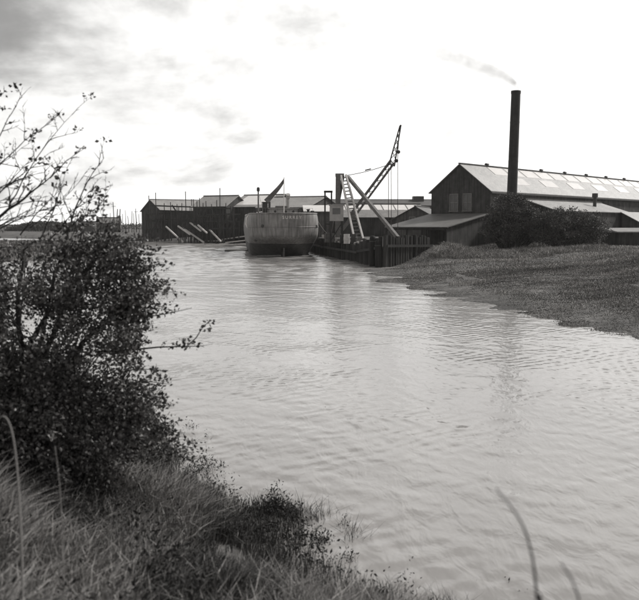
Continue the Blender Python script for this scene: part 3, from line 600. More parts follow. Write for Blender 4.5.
MB().bar(J0.lerp(J1, .22) - sd2 * .22, J1 - sd2 * .2, .085, .1).bar(J0.lerp(J1, .22) + sd2 * .22, J1 + sd2 * .2, .11, .13).build('jib_chord', 'steel_mid', cr)
mb = lattice(MB(), J0.lerp(J1, .2), J1, .24, .27, 10); mb.build('jib_lattice', 'steel_mid', cr)
mb = lattice(MB(), J1 - (J2 - J1) * .12, J2, .27, .05, 6); mb.build('jib_head', 'steel', cr)
for f in (.05, .3): 
    c_ = J1.lerp(J2, f) + Vector((.35, -.05, -.1)); MB().bar(c_ - Vector((0, .09, 0)), c_ + Vector((0, .09, 0)), .17, n=14).build('sheave', 'steel', cr)
c_ = J2 + Vector((.02, -.05, .02)); MB().bar(c_ - Vector((0, .08, 0)), c_ + Vector((0, .08, 0)), .1, n=12).build('sheave', 'steel', cr)
def rope(p, q, r_=.03, sag=0, name='hoist_rope'):
    MB().tube([p.lerp(q, k / 6) - Vector((0, 0, sag * math.sin(math.pi * k / 6))) for k in range(7)], r_, 5).build(name, 'steel', cr)
rope(at(346, 175.5, 79.8) - o, at(386, 165.5, 79) - o, .034, .1, 'topping_rope'); MB().bar(at(365, 170.3, 79.4) - o, at(371, 168.8, 79.3) - o, .06, n=6).build('rope_block', 'steel', cr)
for a_, b2 in ((388.2, 388.6), (391.2, 391.4)): rope(at(a_, 163, 78.9) - o, at(b2, 231, 78.9) - o)
rope(at(399.5, 128, 78.6) - o, at(397.6, 158, 78.7) - o); rope(at(397.6, 158, 78.7) - o, at(397.8, 230, 78.7) - o)
MB().box((at(388, 231, 78.9).x - o.x, -1.3, at(0, 236, 78.9).z - o.z), (at(392, 231, 78.9).x - o.x, -.9, at(0, 231, 78.9).z - o.z)).build('hook_block', 'steel', cr)
# elevated cabin beside the mast, and the gantry
cp = at(336.5, 221, 77.5)
cb_ = empty('crane_cabin', (cp.x, cp.y, QZ), 0, 'boxy grey cabin raised on posts in front of the crane mast', 'cabin'); h0 = cp.z - QZ; h1 = at(336, 205.5, 77.5).z - QZ
MB().box((-.66, -.6, h0), (.66, .6, h1)).box((-.74, -.68, h1), (.74, .68, h1 + .09)).build('cabin_box', 'house_paint', cb_)
MB().box((-.4, -.62, h0 + .65), (.35, -.602, h1 - .25)).build('window', 'glass', cb_)
for x in (-.55, .55):
    for y in (-.48, .48): MB().bar((x, y, 0), (x, y, h0), .08).build('post', 'timber_dark', cb_)
MB().bar((-.55, -.48, .2), (.55, -.48, h0 - .1), .045).build('brace', 'timber_dark', cb_)
g0 = at(325, 191.5, 88); g1 = at(331.5, 191.5, 88)
ga = empty('loading_gantry', ((g0.x + g1.x) / 2, 88, QZ), 0, 'dark goalpost gantry rising beside the ship and cabin', 'gantry'); hw = (g1.x - g0.x) / 2; gh = g0.z - QZ
for s_ in (-1, 1): MB().bar((s_ * hw, 0, 0), (s_ * hw, 0, gh - .12), .085).build('post', 'timber_dark', ga)
MB().box((-hw - .12, -.12, gh - .12), (hw + .12, .12, gh + .1)).build('crossbeam', 'timber_dark', ga); MB().bar((-hw, 0, 1.8), (hw, 0, 1.8), .06).build('rail', 'timber_dark', ga)
# quay clutter
def drum(lab, x, y, m):
    e = empty('steel_drum', (x, y, QZ), random.uniform(0, 3), lab, 'drum', 'drums on the quay')
    mb = MB(); mb.tube([(0, 0, 0), (0, 0, .29), (0, 0, .31), (0, 0, .58), (0, 0, .6), (0, 0, .88)], [.29, .29, .31, .31, .29, .29], 14); mb.build('barrel', m, e)
    MB().bar((.12, 0, .88), (.12, 0, .92), .05, n=8).build('bung', 'steel', e)
drum('pale drum standing on the quay below the cabin', 2.5, 73.6, 'steel_pale'); drum('dark drum on the quay beside the pale drum', 3.2, 74.2, 'steel'); drum('grey drum on the quay close to the ship', 1.9, 82.5, 'steel_mid')
def heap(name, lab, x, y, rx, ry, h, m, n=70):
    mb = MB()
    for _ in range(n):
        a = random.uniform(0, 6.28); r_ = random.random() ** .5; s_ = random.uniform(.09, .2); cx_, cy_ = math.cos(a) * r_ * rx, math.sin(a) * r_ * ry; cz_ = h * (1 - r_ ** 1.5) * random.uniform(.5, 1) + .02
        q = Matrix.Rotation(random.uniform(0, 6), 3, Vector((random.random(), random.random(), random.random() + .1)).normalized())
        P_ = [Vector((cx_, cy_, cz_)) + q @ (Vector(c) * s_ * random.uniform(.7, 1.2)) for c in ((1, 0, 0), (-1, 0, 0), (0, 1, 0), (0, -1, 0), (0, 0, .8), (0, 0, -.8))]
        mb.add(P_, [(0, 2, 4), (2, 1, 4), (1, 3, 4), (3, 0, 4), (2, 0, 5), (1, 2, 5), (3, 1, 5), (0, 3, 5)])
    o_ = mb.build(name, m); o_.location = (x, y, QZ); tag(o_, lab, 'heap', kind='stuff')
heap('rubble_heap', 'pale rubble heaped on the quay edge under the cabin', 2.75, 76.2, 1.0, .8, .5, 'stone'); heap('rubble_heap', 'low rubble spread at the foot of the ladder leg', 3.9, 72.2, .8, .9, .3, 'stone')
for k, (x, y, l_, rz, lab) in enumerate(((3.1, 78.6, 3.0, .35, 'stack of sawn planks lying behind the crane leg'), (1.7, 80.9, 2.4, 1.2, 'short stack of planks close under the crane mast'))):
    e = empty('timber_stack', (x, y, QZ), rz, lab, 'timber', 'plank stacks on the quay')
    for r_ in range(3):
        for c_ in range(3 - r_ % 2): MB().box((-l_ / 2 + random.uniform(-.1, .1), c_ * .3 - .4 + .1 * (r_ % 2), r_ * .17), (l_ / 2, c_ * .3 - .13 + .1 * (r_ % 2), r_ * .17 + .155)).build('plank', 'timber' if (r_ + c_) % 2 else 'timber_pale', e)
for lab, x, y, w_, h_, m_ in (('pale crate on the quay left of the cabin posts', 1.3, 84.6, .8, .7, 'timber_pale'), ('dark crate behind the pale drum', 2.3, 75.6, .7, .8, 'timber_dark'), ('grey crate stacked against the crane base', 1.0, 78.9, .9, .9, 'timber'), ('low grey crate at the quay edge near the ladder foot', 3.5, 76.6, 1.0, .5, 'timber'), ('tall dark crate beside the loading gantry', 2.0, 87.0, .9, 1.3, 'timber_dark'), ('pale low crate far along the quay by the ship', .9, 90.5, 1.1, .6, 'timber_pale')):
    e = empty('wooden_crate', (x, y, QZ), random.uniform(-.5, .5), lab, 'crate', 'crates on the quay'); MB().box((-w_ / 2, -.35, 0), (w_ / 2, .35, h_)).build('crate_body', m_, e)
    for z_ in (.04, h_ * .5, h_ - .12): MB().box((-w_ / 2 - .03, -.38, z_), (w_ / 2 + .03, -.352, z_ + .09)).build('batten', m_, e)
for lab, x, y in (('iron bollard on the quay edge nearest the ship', 1.35, 85.9), ('iron bollard on the quay edge below the cabin', 2.35, 78.0), ('iron bollard on the quay edge by the ladder foot', 3.95, 70.9)):
    e = empty('quay_bollard', (x, y, QZ), 0, lab, 'bollard', 'bollards along the quay edge'); MB().tube([(0, 0, 0), (0, 0, .4)], [.16, .13], 12).build('shaft', 'steel', e); MB().tube([(0, 0, .4), (0, 0, .48), (0, 0, .55)], [.2, .22, .12], 12).build('head', 'steel', e)
# ------------------------------------------------------------------ far left: poles, huts, low wooded rise
for k, (px, ty, D, r_) in enumerate(((62, 212, 246, .1), (71, 209, 250, .11), (84, 214, 240, .1), (113.5, 202, 236, .13), (116.6, 209, 236, .16), (119.3, 209, 236, .16), (128.5, 216, 240, .1), (131.5, 211, 238, .1), (136, 208.5, 238, .12), (52, 215, 250, .09), (122.5, 214, 239, .09), (125.5, 210, 239, .08), (133.6, 213, 237, .09), (139, 214, 237, .09), (110, 213, 242, .08))):
    p = at(px, ty, D); g = hz(p.x, p.y); lab = ('thin far pole second from the left of the far row', 'far pole standing over the low wooded rise', 'short far pole just right of the wooded rise', 'tallest far pole of the row right of the hut', 'left one of the two stout twin far poles', 'right one of the two stout twin far poles', 'shortest leaning pole in the gap left of the slip shed', 'slim far pole leaning toward the slip shed', 'far pole nearest to the slip shed', 'leftmost thin pole of the far row')[k] if k < 10 else ('thin pole just right of the stout twin poles', 'taller thin pole second right of the stout twin poles', 'slim pole standing just left of the last tall pole', 'slim pole touching the slip shed\'s left corner', 'thin pole just left of the tallest far pole')[k - 10]
    e = empty('mast_pole', (p.x, p.y, g), 0, lab, 'pole', 'far poles along the left shore'); h_ = p.z - g
    mb = MB(); mb.tube([(0, 0, -.5), (0, 0, h_ * .5), (random.uniform(-.3, .3), 0, h_)], [r_ * 1.2, r_, r_ * .7], 7); mb.build('shaft', 'timber_dark', e)
    if k in (1, 3, 8, 9): MB().bar((-.6, 0, h_ * .86), (.6, 0, h_ * .86), .05).build('cross_arm', 'timber_dark', e)
p = at(107, 222, 250); shed('far_hut', 'tiny far hut left of the tall poles', (p.x - 3, p.y), (1, .1), 7, 2, 4.0, 5.6, hz(p.x, p.y), 'board2', 'roof_mid', .2, cat='hut')
p = at(92, 222, 262); shed('far_hut', 'small low far hut at the end of the wooded rise', (p.x - 4, p.y), (1, -.1), 6, 2, 3.2, 4.4, hz(p.x, p.y), 'board2', 'roof_dark', .2, cat='hut')

# ------------------------------------------------------------------ vegetation helpers
def leaf_mesh(name, P, D, size, m, parent=None, asp=.62):
    """P leaf bases, D directions: one bent four-sided leaf each (two faces)"""
    n = len(P); D = D / (np.linalg.norm(D, axis=1, keepdims=True) + 1e-9); Rv = RNG.normal(size=(n, 3)); sd = np.cross(D, Rv); sd /= np.linalg.norm(sd, axis=1, keepdims=True) + 1e-9
    nr = np.cross(sd, D); s_ = size[:, None]
    tip = P + D * s_; mid = P + D * s_ * .5 + nr * s_ * .12
    V = np.stack([P, mid + sd * s_ * asp * .5, tip, mid - sd * s_ * asp * .5], 1).reshape(-1, 3)
    k = np.arange(n)[:, None] * 4; F = np.concatenate([k + np.array([[0, 1, 2]]), k + np.array([[0, 2, 3]])], 1).reshape(-1, 3)
    return mesh_obj(name, V, F, m, parent)
def blades(name, P, Hh, Wd, bend, m, parent=None, az=None):
    n = len(P); az = RNG.uniform(0, 2 * np.pi, n) if az is None else az
    d = np.stack([np.cos(az), np.sin(az), np.zeros(n)], 1); fa = RNG.uniform(0, np.pi, n); sd = np.stack([np.cos(fa), np.sin(fa) * .6, np.zeros(n)], 1)
    up = np.array([[0, 0, 1.]]); h_ = Hh[:, None]; w_ = Wd[:, None]; b_ = bend[:, None]
    p1 = P + up * h_ * .55 + d * h_ * b_ * .25; p2 = P + up * h_ * (1 - .35 * b_) + d * h_ * b_
    V = np.stack([P - sd * w_, P + sd * w_, p1 + sd * w_ * .75, p1 - sd * w_ * .75, p2], 1).reshape(-1, 3)
    k = np.arange(n)[:, None] * 5
    F = (k + np.array([[0, 1, 2, 3]])).tolist() + (k + np.array([[3, 2, 4]])).tolist()
    return mesh_obj(name, V, F, m, parent)
# low wooded rise on the far bank: reads as one mass
c0 = at(46, 226, 275); n = 9000; u = RNG.normal(size=(n, 3)) * np.array([[1, .5, 1]]); P = np.empty((n, 3))
P[:, 0] = c0.x + RNG.uniform(-12, 12, n); P[:, 1] = c0.y + RNG.uniform(-6, 6, n)
env = np.clip(1 - ((P[:, 0] - c0.x) / 13) ** 2, 0, 1) * (2.6 + 1.6 * fbm(P[:, 0] * .4, P[:, 1] * .1, 3, 4)); P[:, 2] = height(P[:, 0], P[:, 1]) + env * RNG.uniform(0, 1, n) ** .6
tag(leaf_mesh('far_wood', P, u, RNG.uniform(.3, .7, n), 'wood_far'), 'low dark wooded rise on the far left shore', kind='stuff')
def far_line(name, lab, x0, x1, D, h_, n, cat_kind='stuff'):
    P = np.empty((n, 3)); P[:, 0] = RNG.uniform(x0, x1, n); P[:, 1] = D + RNG.uniform(-4, 4, n) + P[:, 0] * .05; e_ = h_ * (.35 + 1.1 * fbm(P[:, 0] * .06, P[:, 0] * 0 + .3, 4, 8)); P[:, 2] = height(P[:, 0], P[:, 1]) + e_ * RNG.uniform(0, 1, n)
    tag(leaf_mesh(name, P, RNG.normal(size=(n, 3)), RNG.uniform(.5, 1.1, n), 'wood_far'), lab, kind=cat_kind)
far_line('far_hedge', 'thin dark hedge line along the far left horizon', -330, -40, 430, 3.5, 9000)
far_line('far_hedge', 'hedges and trees on the horizon behind the yard', -40, 330, 420, 4.5, 9000)

# bushes in front of the works
def bush(name, lab, lobes, n_cl, n_lf, ls, cr_, group, base):
    sub = []
    for l in lobes:
        for _ in range(9):
            v = RNG.normal(size=3); v /= np.linalg.norm(v); v[2] = abs(v[2]) * .9 - .1; q = RNG.uniform(.35, .75); sub.append(tuple(np.array(l[:3]) + v * np.array(l[3:6]) * .82) + (q, q, q * .8))
    lobes = [l[:3] + tuple(k * .86 for k in l[3:6]) for l in lobes] + sub
    e = empty(name, base, 0, lab, 'bush', group); o_ = np.array(base); P = []; D = []; mb = MB(); W = np.array([l[3] * l[4] * l[5] for l in lobes]) ** .75; W = W / W.sum()
    for i in range(n_cl):
        l = lobes[RNG.choice(len(lobes), p=W)]; v = RNG.normal(size=3); v /= np.linalg.norm(v); r_ = RNG.uniform(.35, 1.06) ** .6
        c = np.array(l[:3]) + v * r_ * np.array(l[3:6])
        if c[2] < base[2] + .15: c[2] = base[2] + RNG.uniform(.15, .6)
        k = RNG.integers(int(n_lf * .6), int(n_lf * 1.4)); off = RNG.normal(size=(k, 3)) * cr_ * np.array([[1, 1, .7]]); P.append(c + off - o_); D.append(off + RNG.normal(size=(k, 3)) * .6 * cr_ + np.array([[0, 0, .25 * cr_]]))
        if i % 6 == 0:
            q = Vector(c - o_); s_ = Vector((q.x * .35 + random.uniform(-.2, .2), q.y * .35, .0)); m_ = s_.lerp(q, .5) + Vector((random.uniform(-.3, .3), random.uniform(-.3, .3), .2)); mb.tube([s_, m_, q], [.06, .04, .015], 4)
    P = np.concatenate(P); D = np.concatenate(D); leaf_mesh('foliage', P, D, RNG.uniform(ls * .6, ls * 1.3, len(P)), 'leaf_far', e); mb.build('stems', 'bark', e); return e
def lob(px, py, D, rx, ry, ry_d):
    c = at(px, py, D); k = D / FPX; return (c.x, c.y, c.z, rx * k, ry_d, ry * k)
b1 = at(508, 245, 71); b1.z = hz(b1.x, b1.y)
bush('hawthorn_bush', 'taller dark bush under the chimney, left of the pair', [lob(508, 222, 71, 22, 26, 1.6), lob(528, 226, 71, 22, 22, 1.6), lob(500, 236, 71, 16, 14, 1.3), lob(512, 206, 71.5, 17, 12, 1.2)], 950, 34, .13, .15, 'bushes before the works', tuple(b1))
b2 = at(574, 247, 69.5); b2.z = hz(b2.x, b2.y)
bush('hawthorn_bush', 'broad dark rounded bush in front of the low bright shed', [lob(566, 226, 69.5, 30, 22, 1.6), lob(590, 229, 69, 21, 19, 1.4), lob(546, 230, 70, 22, 18, 1.5), lob(574, 240, 69, 34, 10, 1.5)], 1050, 34, .13, .15, 'bushes before the works', tuple(b2))

# ---- grass cover
def scatter(n, x0, x1, y0, y1, cond, dist_pow=0):
    x = RNG.uniform(x0, x1, n); y = RNG.uniform(y0, y1, n); h_ = height(x, y); ok = cond(x, y, h_); return np.stack([x, y, h_], 1)[ok]
inview = lambda x, y: np.abs(x) < y * .42 + 1.5
# right bank marsh grass, thicker near the crest
rb = lambda x, y, h_: (h_ > -.06) & inview(x, y) & (fbm(x * .35, y * .14, 4, 21) > np.where(h_ < .03, .47, np.where(h_ < .3, .27, .12))) & (x > 1) & ~((x < 8.8 + (y - 68) * .08) & (y > 63 + (x - 5) * 1.2))
P = np.concatenate([scatter(170000, 1, 38, 20, 88, rb), scatter(150000, 3, 24, 22, 52, rb)]); n = len(P); k = fbm(P[:, 0] * .3, P[:, 1] * .12, 3, 33)
Hh = (.06 + .22 * np.clip((k - .3) * 2.5, 0, 1)) * RNG.uniform(.4, 1.4, n) * np.clip(P[:, 2] * .9 + .3, .35, 1.3)
tag(blades('marsh_grass', P - [0, 0, .02], Hh, .006 + .0003 * P[:, 1], RNG.uniform(.2, 1.1, n), 'marsh_grass'), 'rough grey marsh grass on the right bank', kind='stuff')
# pale tussocks on the crest by the lean-to
P = scatter(110000, 8, 24, 58, 80, lambda x, y, h_: (h_ > .7) & (fbm(x * .5, y * .3, 4, 5) > .49) & (y - 60 < (x - 5) * 1.6)); n = len(P)
tag(blades('dry_tussocks', P - [0, 0, .03], RNG.uniform(.15, .6, n) * (.35 + 1.3 * fbm(P[:, 0] * .8, P[:, 1] * .8, 3, 15)), np.full(n, .02), RNG.uniform(.2, .8, n), 'dry_grass'), 'pale dry tussocks on the bank crest before the lean-to', kind='stuff')
P = scatter(90000, 4, 34, 24, 76, lambda x, y, h_: (h_ > .12) & inview(x, y) & (fbm(x * .16, y * .5, 4, 121) > .545) & ~((x < 9.5 + (y - 68) * .08) & (y > 62 + (x - 5) * 1.2))); n = len(P)
tag(blades('dry_grass_patches', P - [0, 0, .02], RNG.uniform(.10, .34, n), .006 + .0003 * P[:, 1], RNG.uniform(.2, 1.0, n), 'dry_straw'), 'paler dry grass streaked across the right bank', kind='stuff')
# left tongue and far shore
P = scatter(60000, -75, -18, 66, 150, lambda x, y, h_: (h_ > .1) & (np.abs(x) < y * .45 + 2)); n = len(P)
tag(blades('marsh_grass', P - [0, 0, .03], RNG.uniform(.15, .5, n), np.full(n, .06), RNG.uniform(.2, .8, n), 'marsh_grass'), 'low marsh grass on the left spit', kind='stuff')

# foreground: long dry and green grass down the near bank
near = lambda x, y, h_: (h_ > -.07) & (x > -y * .46 - 1.0) & (x < y * .3 + 1)
P = np.concatenate([scatter(230000, -6.5, 2.6, 1.7, 13.5, near), scatter(150000, -3.2, 2.0, 2.2, 8.0, near)]); n = len(P); k = fbm(P[:, 0] * .8, P[:, 1] * .8, 4, 41); sdn, _ = sd_river(P[:, 0], P[:, 1])
edge = fbm(P[:, 0] * 1.6, P[:, 1] * 1.6, 3, 47)
keep = (RNG.uniform(0, 1, n) < np.clip((k - .22) * 3.2, .45, 1)) & (RNG.uniform(0, 1, n) < np.clip(P[:, 2] * 2.2 + (edge - .47) * 4.0, .03, 1)); P = P[keep]; k = k[keep]; sdn = sdn[keep]; n = len(P)
dry = RNG.uniform(0, 1, n) < np.clip((fbm(P[:, 0] * 1.3 + 7, P[:, 1] * 1.3, 4, 51) - .38) * 4.5, .06, .85)
Hh = (.20 + .34 * np.clip((k - .3) * 2.4, 0, 1)) * RNG.uniform(.4, 1.4, n) * np.clip(P[:, 2] * 1.6 + .3, .3, 1)
Wd = RNG.uniform(.0022, .008, n); bd = RNG.uniform(.15, 1.0, n); azz = RNG.normal(.4, 1.7, n)
tag(blades('dry_grass', P[dry] - [0, 0, .02], Hh[dry] * 1.12, Wd[dry] * .8, bd[dry], 'dry_grass', az=azz[dry]), 'long pale dry grass on the near bank', kind='stuff')
tag(blades('green_grass', P[~dry] - [0, 0, .02], Hh[~dry] * .85, Wd[~dry], bd[~dry], 'green_grass', az=azz[~dry]), 'dark green grass matted through the near bank', kind='stuff')

nl = 60000; P = scatter(nl, -5, 2.2, 2.6, 11.5, near); pn = fbm(P[:, 0] * 1.15 + 3, P[:, 1] * 1.15, 4, 101); P = P[pn > .52]; n = len(P); P[:, 2] += RNG.uniform(0, .34, n) * (.3 + RNG.uniform(0, 1, n))
tag(leaf_mesh('bank_weeds', P, RNG.normal(size=(n, 3)) + [0, 0, .5], RNG.uniform(.02, .06, n), 'weed', None, .45), 'dark leafy weeds tangled through the near grass', kind='stuff')
x = RNG.uniform(-3.4, 2.4, 90000); y = RNG.uniform(3, 13, 90000); sdn, _ = sd_river(x, y); pn = fbm(x * 1.7, y * 1.7, 4, 91)
ok = (sdn > -.75) & (sdn < .9) & (x < y * .3 + 1) & (pn - .1 * np.abs(sdn) + np.clip(sdn, -.6, .3) * .25 + np.where(sdn > 0, .08, 0) > .46) & (RNG.uniform(0, 1, 90000) < .75); P = np.stack([x, y, np.minimum(height(x, y), 1) - .02], 1)[ok]; n = len(P)
tag(blades('shore_grass', P, RNG.uniform(.08, .30, n) + np.clip(-P[:, 2], 0, .3), RNG.uniform(.002, .0045, n), RNG.uniform(.1, .8, n), 'green_grass'), 'dark ragged grass standing along the near water line', kind='stuff')
# single stalks close to the camera
def stalk(lab, pts, r_, m='dry_grass', seed_head=True):
    base = pts[0].copy(); base.z = hz(base.x, base.y) - .02
    pts = [base] + [p for p in pts[1:]]; e = empty('grass_stalk', base, 0, lab, 'grass stalk', 'tall stalks near the camera'); o_ = base
    sm = []
    for i in range(len(pts) - 1):
        for k in range(4):
            p0_, p1_, p2_, p3_ = pts[max(i - 1, 0)], pts[i], pts[i + 1], pts[min(i + 2, len(pts) - 1)]; u = k / 4
            sm.append(.5 * ((2 * p1_) + (p2_ - p0_) * u + (2 * p0_ - 5 * p1_ + 4 * p2_ - p3_) * u * u + (3 * p1_ - p0_ - 3 * p2_ + p3_) * u ** 3) - o_)
    sm.append(pts[-1] - o_); MB().tube(sm, [r_ * (1 - .55 * k / len(sm)) for k in range(len(sm))], 6).build('stem', m, e, True)
    if seed_head:
        h0_ = sm[-7]; MB().tube([sm[-7], sm[-5], sm[-3], sm[-1]], [r_ * .9, r_ * 2.0, r_ * 1.7, r_ * .4], 7).build('seed_head', m, e, True)
D = 1.7
stalk('tall curved dark stalk arching before the water at lower right', [Vector((at(543, 800, D).x, D, 0)), at(541, 660, D), at(537, 600, D), at(532, 556, D), at(520, 520, D), at(496, 489, D)], .0042, 'weed', False)
stalk('short dark stalk tip right of the arching stalk', [Vector((at(600, 800, 1.6).x, 1.6, 0)), at(592, 680, 1.6), at(584, 622, 1.6), at(574, 585, 1.6), at(561, 563, 1.6)], .0035, 'weed', False)
stalk('pale bent grass stalk at the far left edge', [Vector((at(24, 700, 3.4).x, 3.4, 0)), at(22, 560, 3.4), at(18, 480, 3.4), at(12, 432, 3.4), at(3, 416, 3.4), at(-8, 428, 3.4)], .0055, 'dry_grass', False)
stalk('thin pale stalk before the hawthorn near the left edge', [Vector((at(66, 700, 3.8).x, 3.8, 0)), at(64, 560, 3.8), at(60, 490, 3.8), at(55, 446, 3.8)], .0028, 'dry_grass', False)
# weed clumps at the water's edge
def clump(lab, px, py, wpx, hpx, n=240, m='weed'):
    c = (0 - EYE); d = at(px, py, 10) - Vector((0, 0, EYE)); kk = -EYE / d.z; c = Vector((0, 0, EYE)) + d * kk; k = c.y / FPX
    g = hz(c.x, c.y); e = empty('weed_clump', (c.x, c.y, g), 0, lab, 'weed clump', 'weed clumps at the near water edge')
    zoff = min(0, -g) - .05 if g > 0 else -.05
    u = RNG.normal(size=(n, 2)) * np.array([[wpx * k * .30, wpx * k * .22]]); P = np.stack([u[:, 0], u[:, 1], np.full(n, zoff)], 1)
    Hh = (hpx * k + max(0, -g)) * RNG.uniform(.35, 1.15, n) * np.exp(-(u[:, 0] / (wpx * k * .5)) ** 2); st = blades('stems', P, Hh, RNG.uniform(.002, .005, n), RNG.uniform(.05, .6, n), m, e); st['kind'] = 'stuff'
    nl = n * 5; i = RNG.integers(0, n, nl); f = RNG.uniform(.25, 1, nl); LP = P[i] + np.stack([RNG.normal(size=nl) * .02, RNG.normal(size=nl) * .02, Hh[i] * f], 1)
    lv = leaf_mesh('leaves', LP, RNG.normal(size=(nl, 3)) + [0, 0, .8], RNG.uniform(.015, .05, nl), m, e, .4); lv['kind'] = 'stuff'
for lab, a in (('largest dark weed clump standing at the water\'s edge', (274, 516, 46, 34)), ('low weed clump right of the largest clump', (298, 512, 22, 16)), ('weed clump under the hawthorn\'s lowest branches', (205, 470, 56, 20)),
               ('small sparse weed in the water right of the hawthorn', (190, 428, 24, 12)), ('tiny sparse weed tuft floating off the hawthorn', (206, 438, 10, 12)), ('lone weed sprig near the frame bottom centre', (345, 524, 12, 16)),
               ('ragged weed patch at the bottom of the water, left part', (402, 582, 34, 10)), ('ragged weed patch at the bottom of the water, right part', (428, 594, 34, 9)), ('dark weed tuft on the grassy slope above the water', (318, 540, 40, 20)),
               ('tiny dark weed sprig in the open water, left one', (473, 583, 8, 8)), ('tiny dark weed sprig in the open water, right one', (507, 580, 5, 7)), ('small dark weed at the bottom right water', (522, 592, 10, 11)), ('thin weed sprigs left of the bottom weed patch', (350, 560, 22, 16))):
    clump(lab, *a, n=int(18 + a[2] * a[3] * .16))

# ------------------------------------------------------------------ foreground hawthorn
hb_ = at(30, 470, 7.4); hb_ = Vector((hb_.x, hb_.y, hz(hb_.x, hb_.y)))
hw_ = empty('hawthorn_tree', hb_, 0, 'large dark hawthorn at left with bare twigs rising above it', 'bush'); ho = np.array(hb_)
lobes = [lob(10, 352, 7.3, 95, 98, 1.0), lob(78, 300, 7.3, 54, 54, .8), lob(106, 335, 7.1, 38, 40, .55), lob(55, 420, 7.2, 95, 58, .9), lob(132, 398, 7.0, 34, 14, .35), lob(128, 438, 7.0, 58, 20, .45),
         lob(99, 244, 7.4, 17, 18, .3), lob(35, 278, 7.4, 62, 26, .6), lob(132, 300, 7.1, 16, 18, .3), lob(-60, 340, 7.4, 80, 110, 1.0), lob(114, 272, 7.2, 30, 16, .4), lob(158, 454, 6.9, 28, 8, .25), lob(80, 252, 7.4, 22, 12, .3), lob(128, 258, 7.2, 12, 8, .2)]
W = np.array([l[3] * l[4] * l[5] for l in lobes]) ** .8; W /= W.sum()
LP, LD = [], []; br = MB(); tw = MB()
stems = []
for k, (px, py, D) in enumerate(((-70, 250, 7.6), (-20, 235, 7.5), (25, 240, 7.5), (60, 260, 7.3), (100, 255, 7.3), (125, 310, 7.1), (120, 385, 7.0), (-90, 330, 7.2), (20, 330, 6.8), (80, 380, 6.8), (60, 300, 7.9), (0, 300, 8.0))):
    tip = at(px, py, D) - hb_; s_ = Vector((random.uniform(-.25, .25), random.uniform(-.2, .2), -.1)); pts = []
    for i in range(9):
        u = i / 8; p = s_.lerp(tip, u) + Vector((0, 0, .35 * math.sin(math.pi * u) * (1 if tip.x > 0 else .3))); p += Vector((random.uniform(-1, 1), random.uniform(-1, 1), random.uniform(-1, 1))) * .06 * math.sin(math.pi * u); pts.append(p)
    br.tube(pts, [.034 * (1 - .8 * i / 8) + .005 for i in range(9)], 6); stems += pts[2:]
SA = np.array([tuple(p) for p in stems])
def add_cluster(c, k, r_, twig=True, spray=0):
    if spray:       # leaves strung along a short twig that points outwards
        out_ = np.array([c[0] - .1, (c[1]) * .7, (c[2] - 1.0) * .55 + .1]); out_ = out_ / (np.linalg.norm(out_) + 1e-6) + RNG.normal(size=3) * .35; out_ /= np.linalg.norm(out_)
        f = RNG.uniform(-.5, .6, k)[:, None]; off = out_ * f * spray + RNG.normal(size=(k, 3)) * r_ * .42; LP.append(c + off); LD.append(out_ * .05 + RNG.normal(size=(k, 3)) * .06 + np.array([[0, 0, .015]]))
        tw.tube([Vector(c - out_ * spray * .55), Vector(c + out_ * spray * .6)], [.004, .0015], 3)
    else:
        off = RNG.normal(size=(k, 3)) * r_ * np.array([[1.25, 1.0, .55]]); LP.append(c + off); LD.append(off * .6 + RNG.normal(size=(k, 3)) * r_ + np.array([[0, 0, .3 * r_]]))
    if twig:
        j = np.argmin(((SA - c) ** 2).sum(1) + (SA[:, 2] > c[2]) * .05); s_ = Vector(SA[j]); q = Vector(c)
        if (q - s_).length > .6: return
        m_ = s_.lerp(q, .5) + Vector((random.uniform(-.06, .06), random.uniform(-.06, .06), .05)); tw.tube([s_, m_, q, q + (q - m_) * .25], [.006, .005, .004, .002], 4)
for i in range(3600):
    l = lobes[RNG.choice(len(lobes), p=W)]; v = RNG.normal(size=3); v /= np.linalg.norm(v); c = np.array(l[:3]) + v * RNG.uniform(.15, 1.05) ** .55 * np.array(l[3:6]) - ho
    if fbm(np.array([c[0] * 2.6]), np.array([c[2] * 3.6 + c[1] * 1.3]), 3, 61)[0] < .405 and i % 7: continue
    if c[2] < .05: continue
    add_cluster(c, int(RNG.integers(20, 40)), .085, i % 4 == 0, RNG.uniform(.16, .34))
# leafy fronds standing out of the crown's right side, in loose tiers
for x, y, l_, up_, k in ((128, 250, 20, -10, 6), (138, 262, 22, -8, 6), (140, 276, 26, -12, 7), (150, 288, 20, -6, 6), (146, 300, 28, -8, 8), (142, 312, 30, -2, 8), (132, 322, 26, -6, 6), (126, 336, 18, -4, 5), (120, 352, 16, 4, 4), (128, 376, 34, -6, 8),
        (134, 386, 36, -2, 8), (126, 398, 40, 0, 8), (140, 412, 34, -6, 7), (138, 424, 34, 2, 7), (150, 436, 34, -3, 8), (154, 446, 40, 2, 9), (150, 456, 48, 3, 9), (70, 238, 8, -14, 4), (88, 228, 8, -14, 5), (40, 252, 10, -12, 4), (10, 258, 6, -12, 4)):
    D = 7.0 + RNG.uniform(-.3, .3); a_ = at(x - 22, y + 3, D) - hb_; b_ = at(x + l_, y + up_, D) - hb_; m_ = a_.lerp(b_, .5) + Vector((0, 0, .05)); tw.tube([a_, m_, b_], [.007, .005, .002], 4)
    for q in range(k):
        f = (q + RNG.uniform(0, 1)) / k; c = np.array(a_.lerp(m_, f * 2) if f < .5 else m_.lerp(b_, f * 2 - 1)); add_cluster(c + RNG.normal(size=3) * .02, int(RNG.integers(16, 30)), .05 * (1.25 - .6 * f), False)
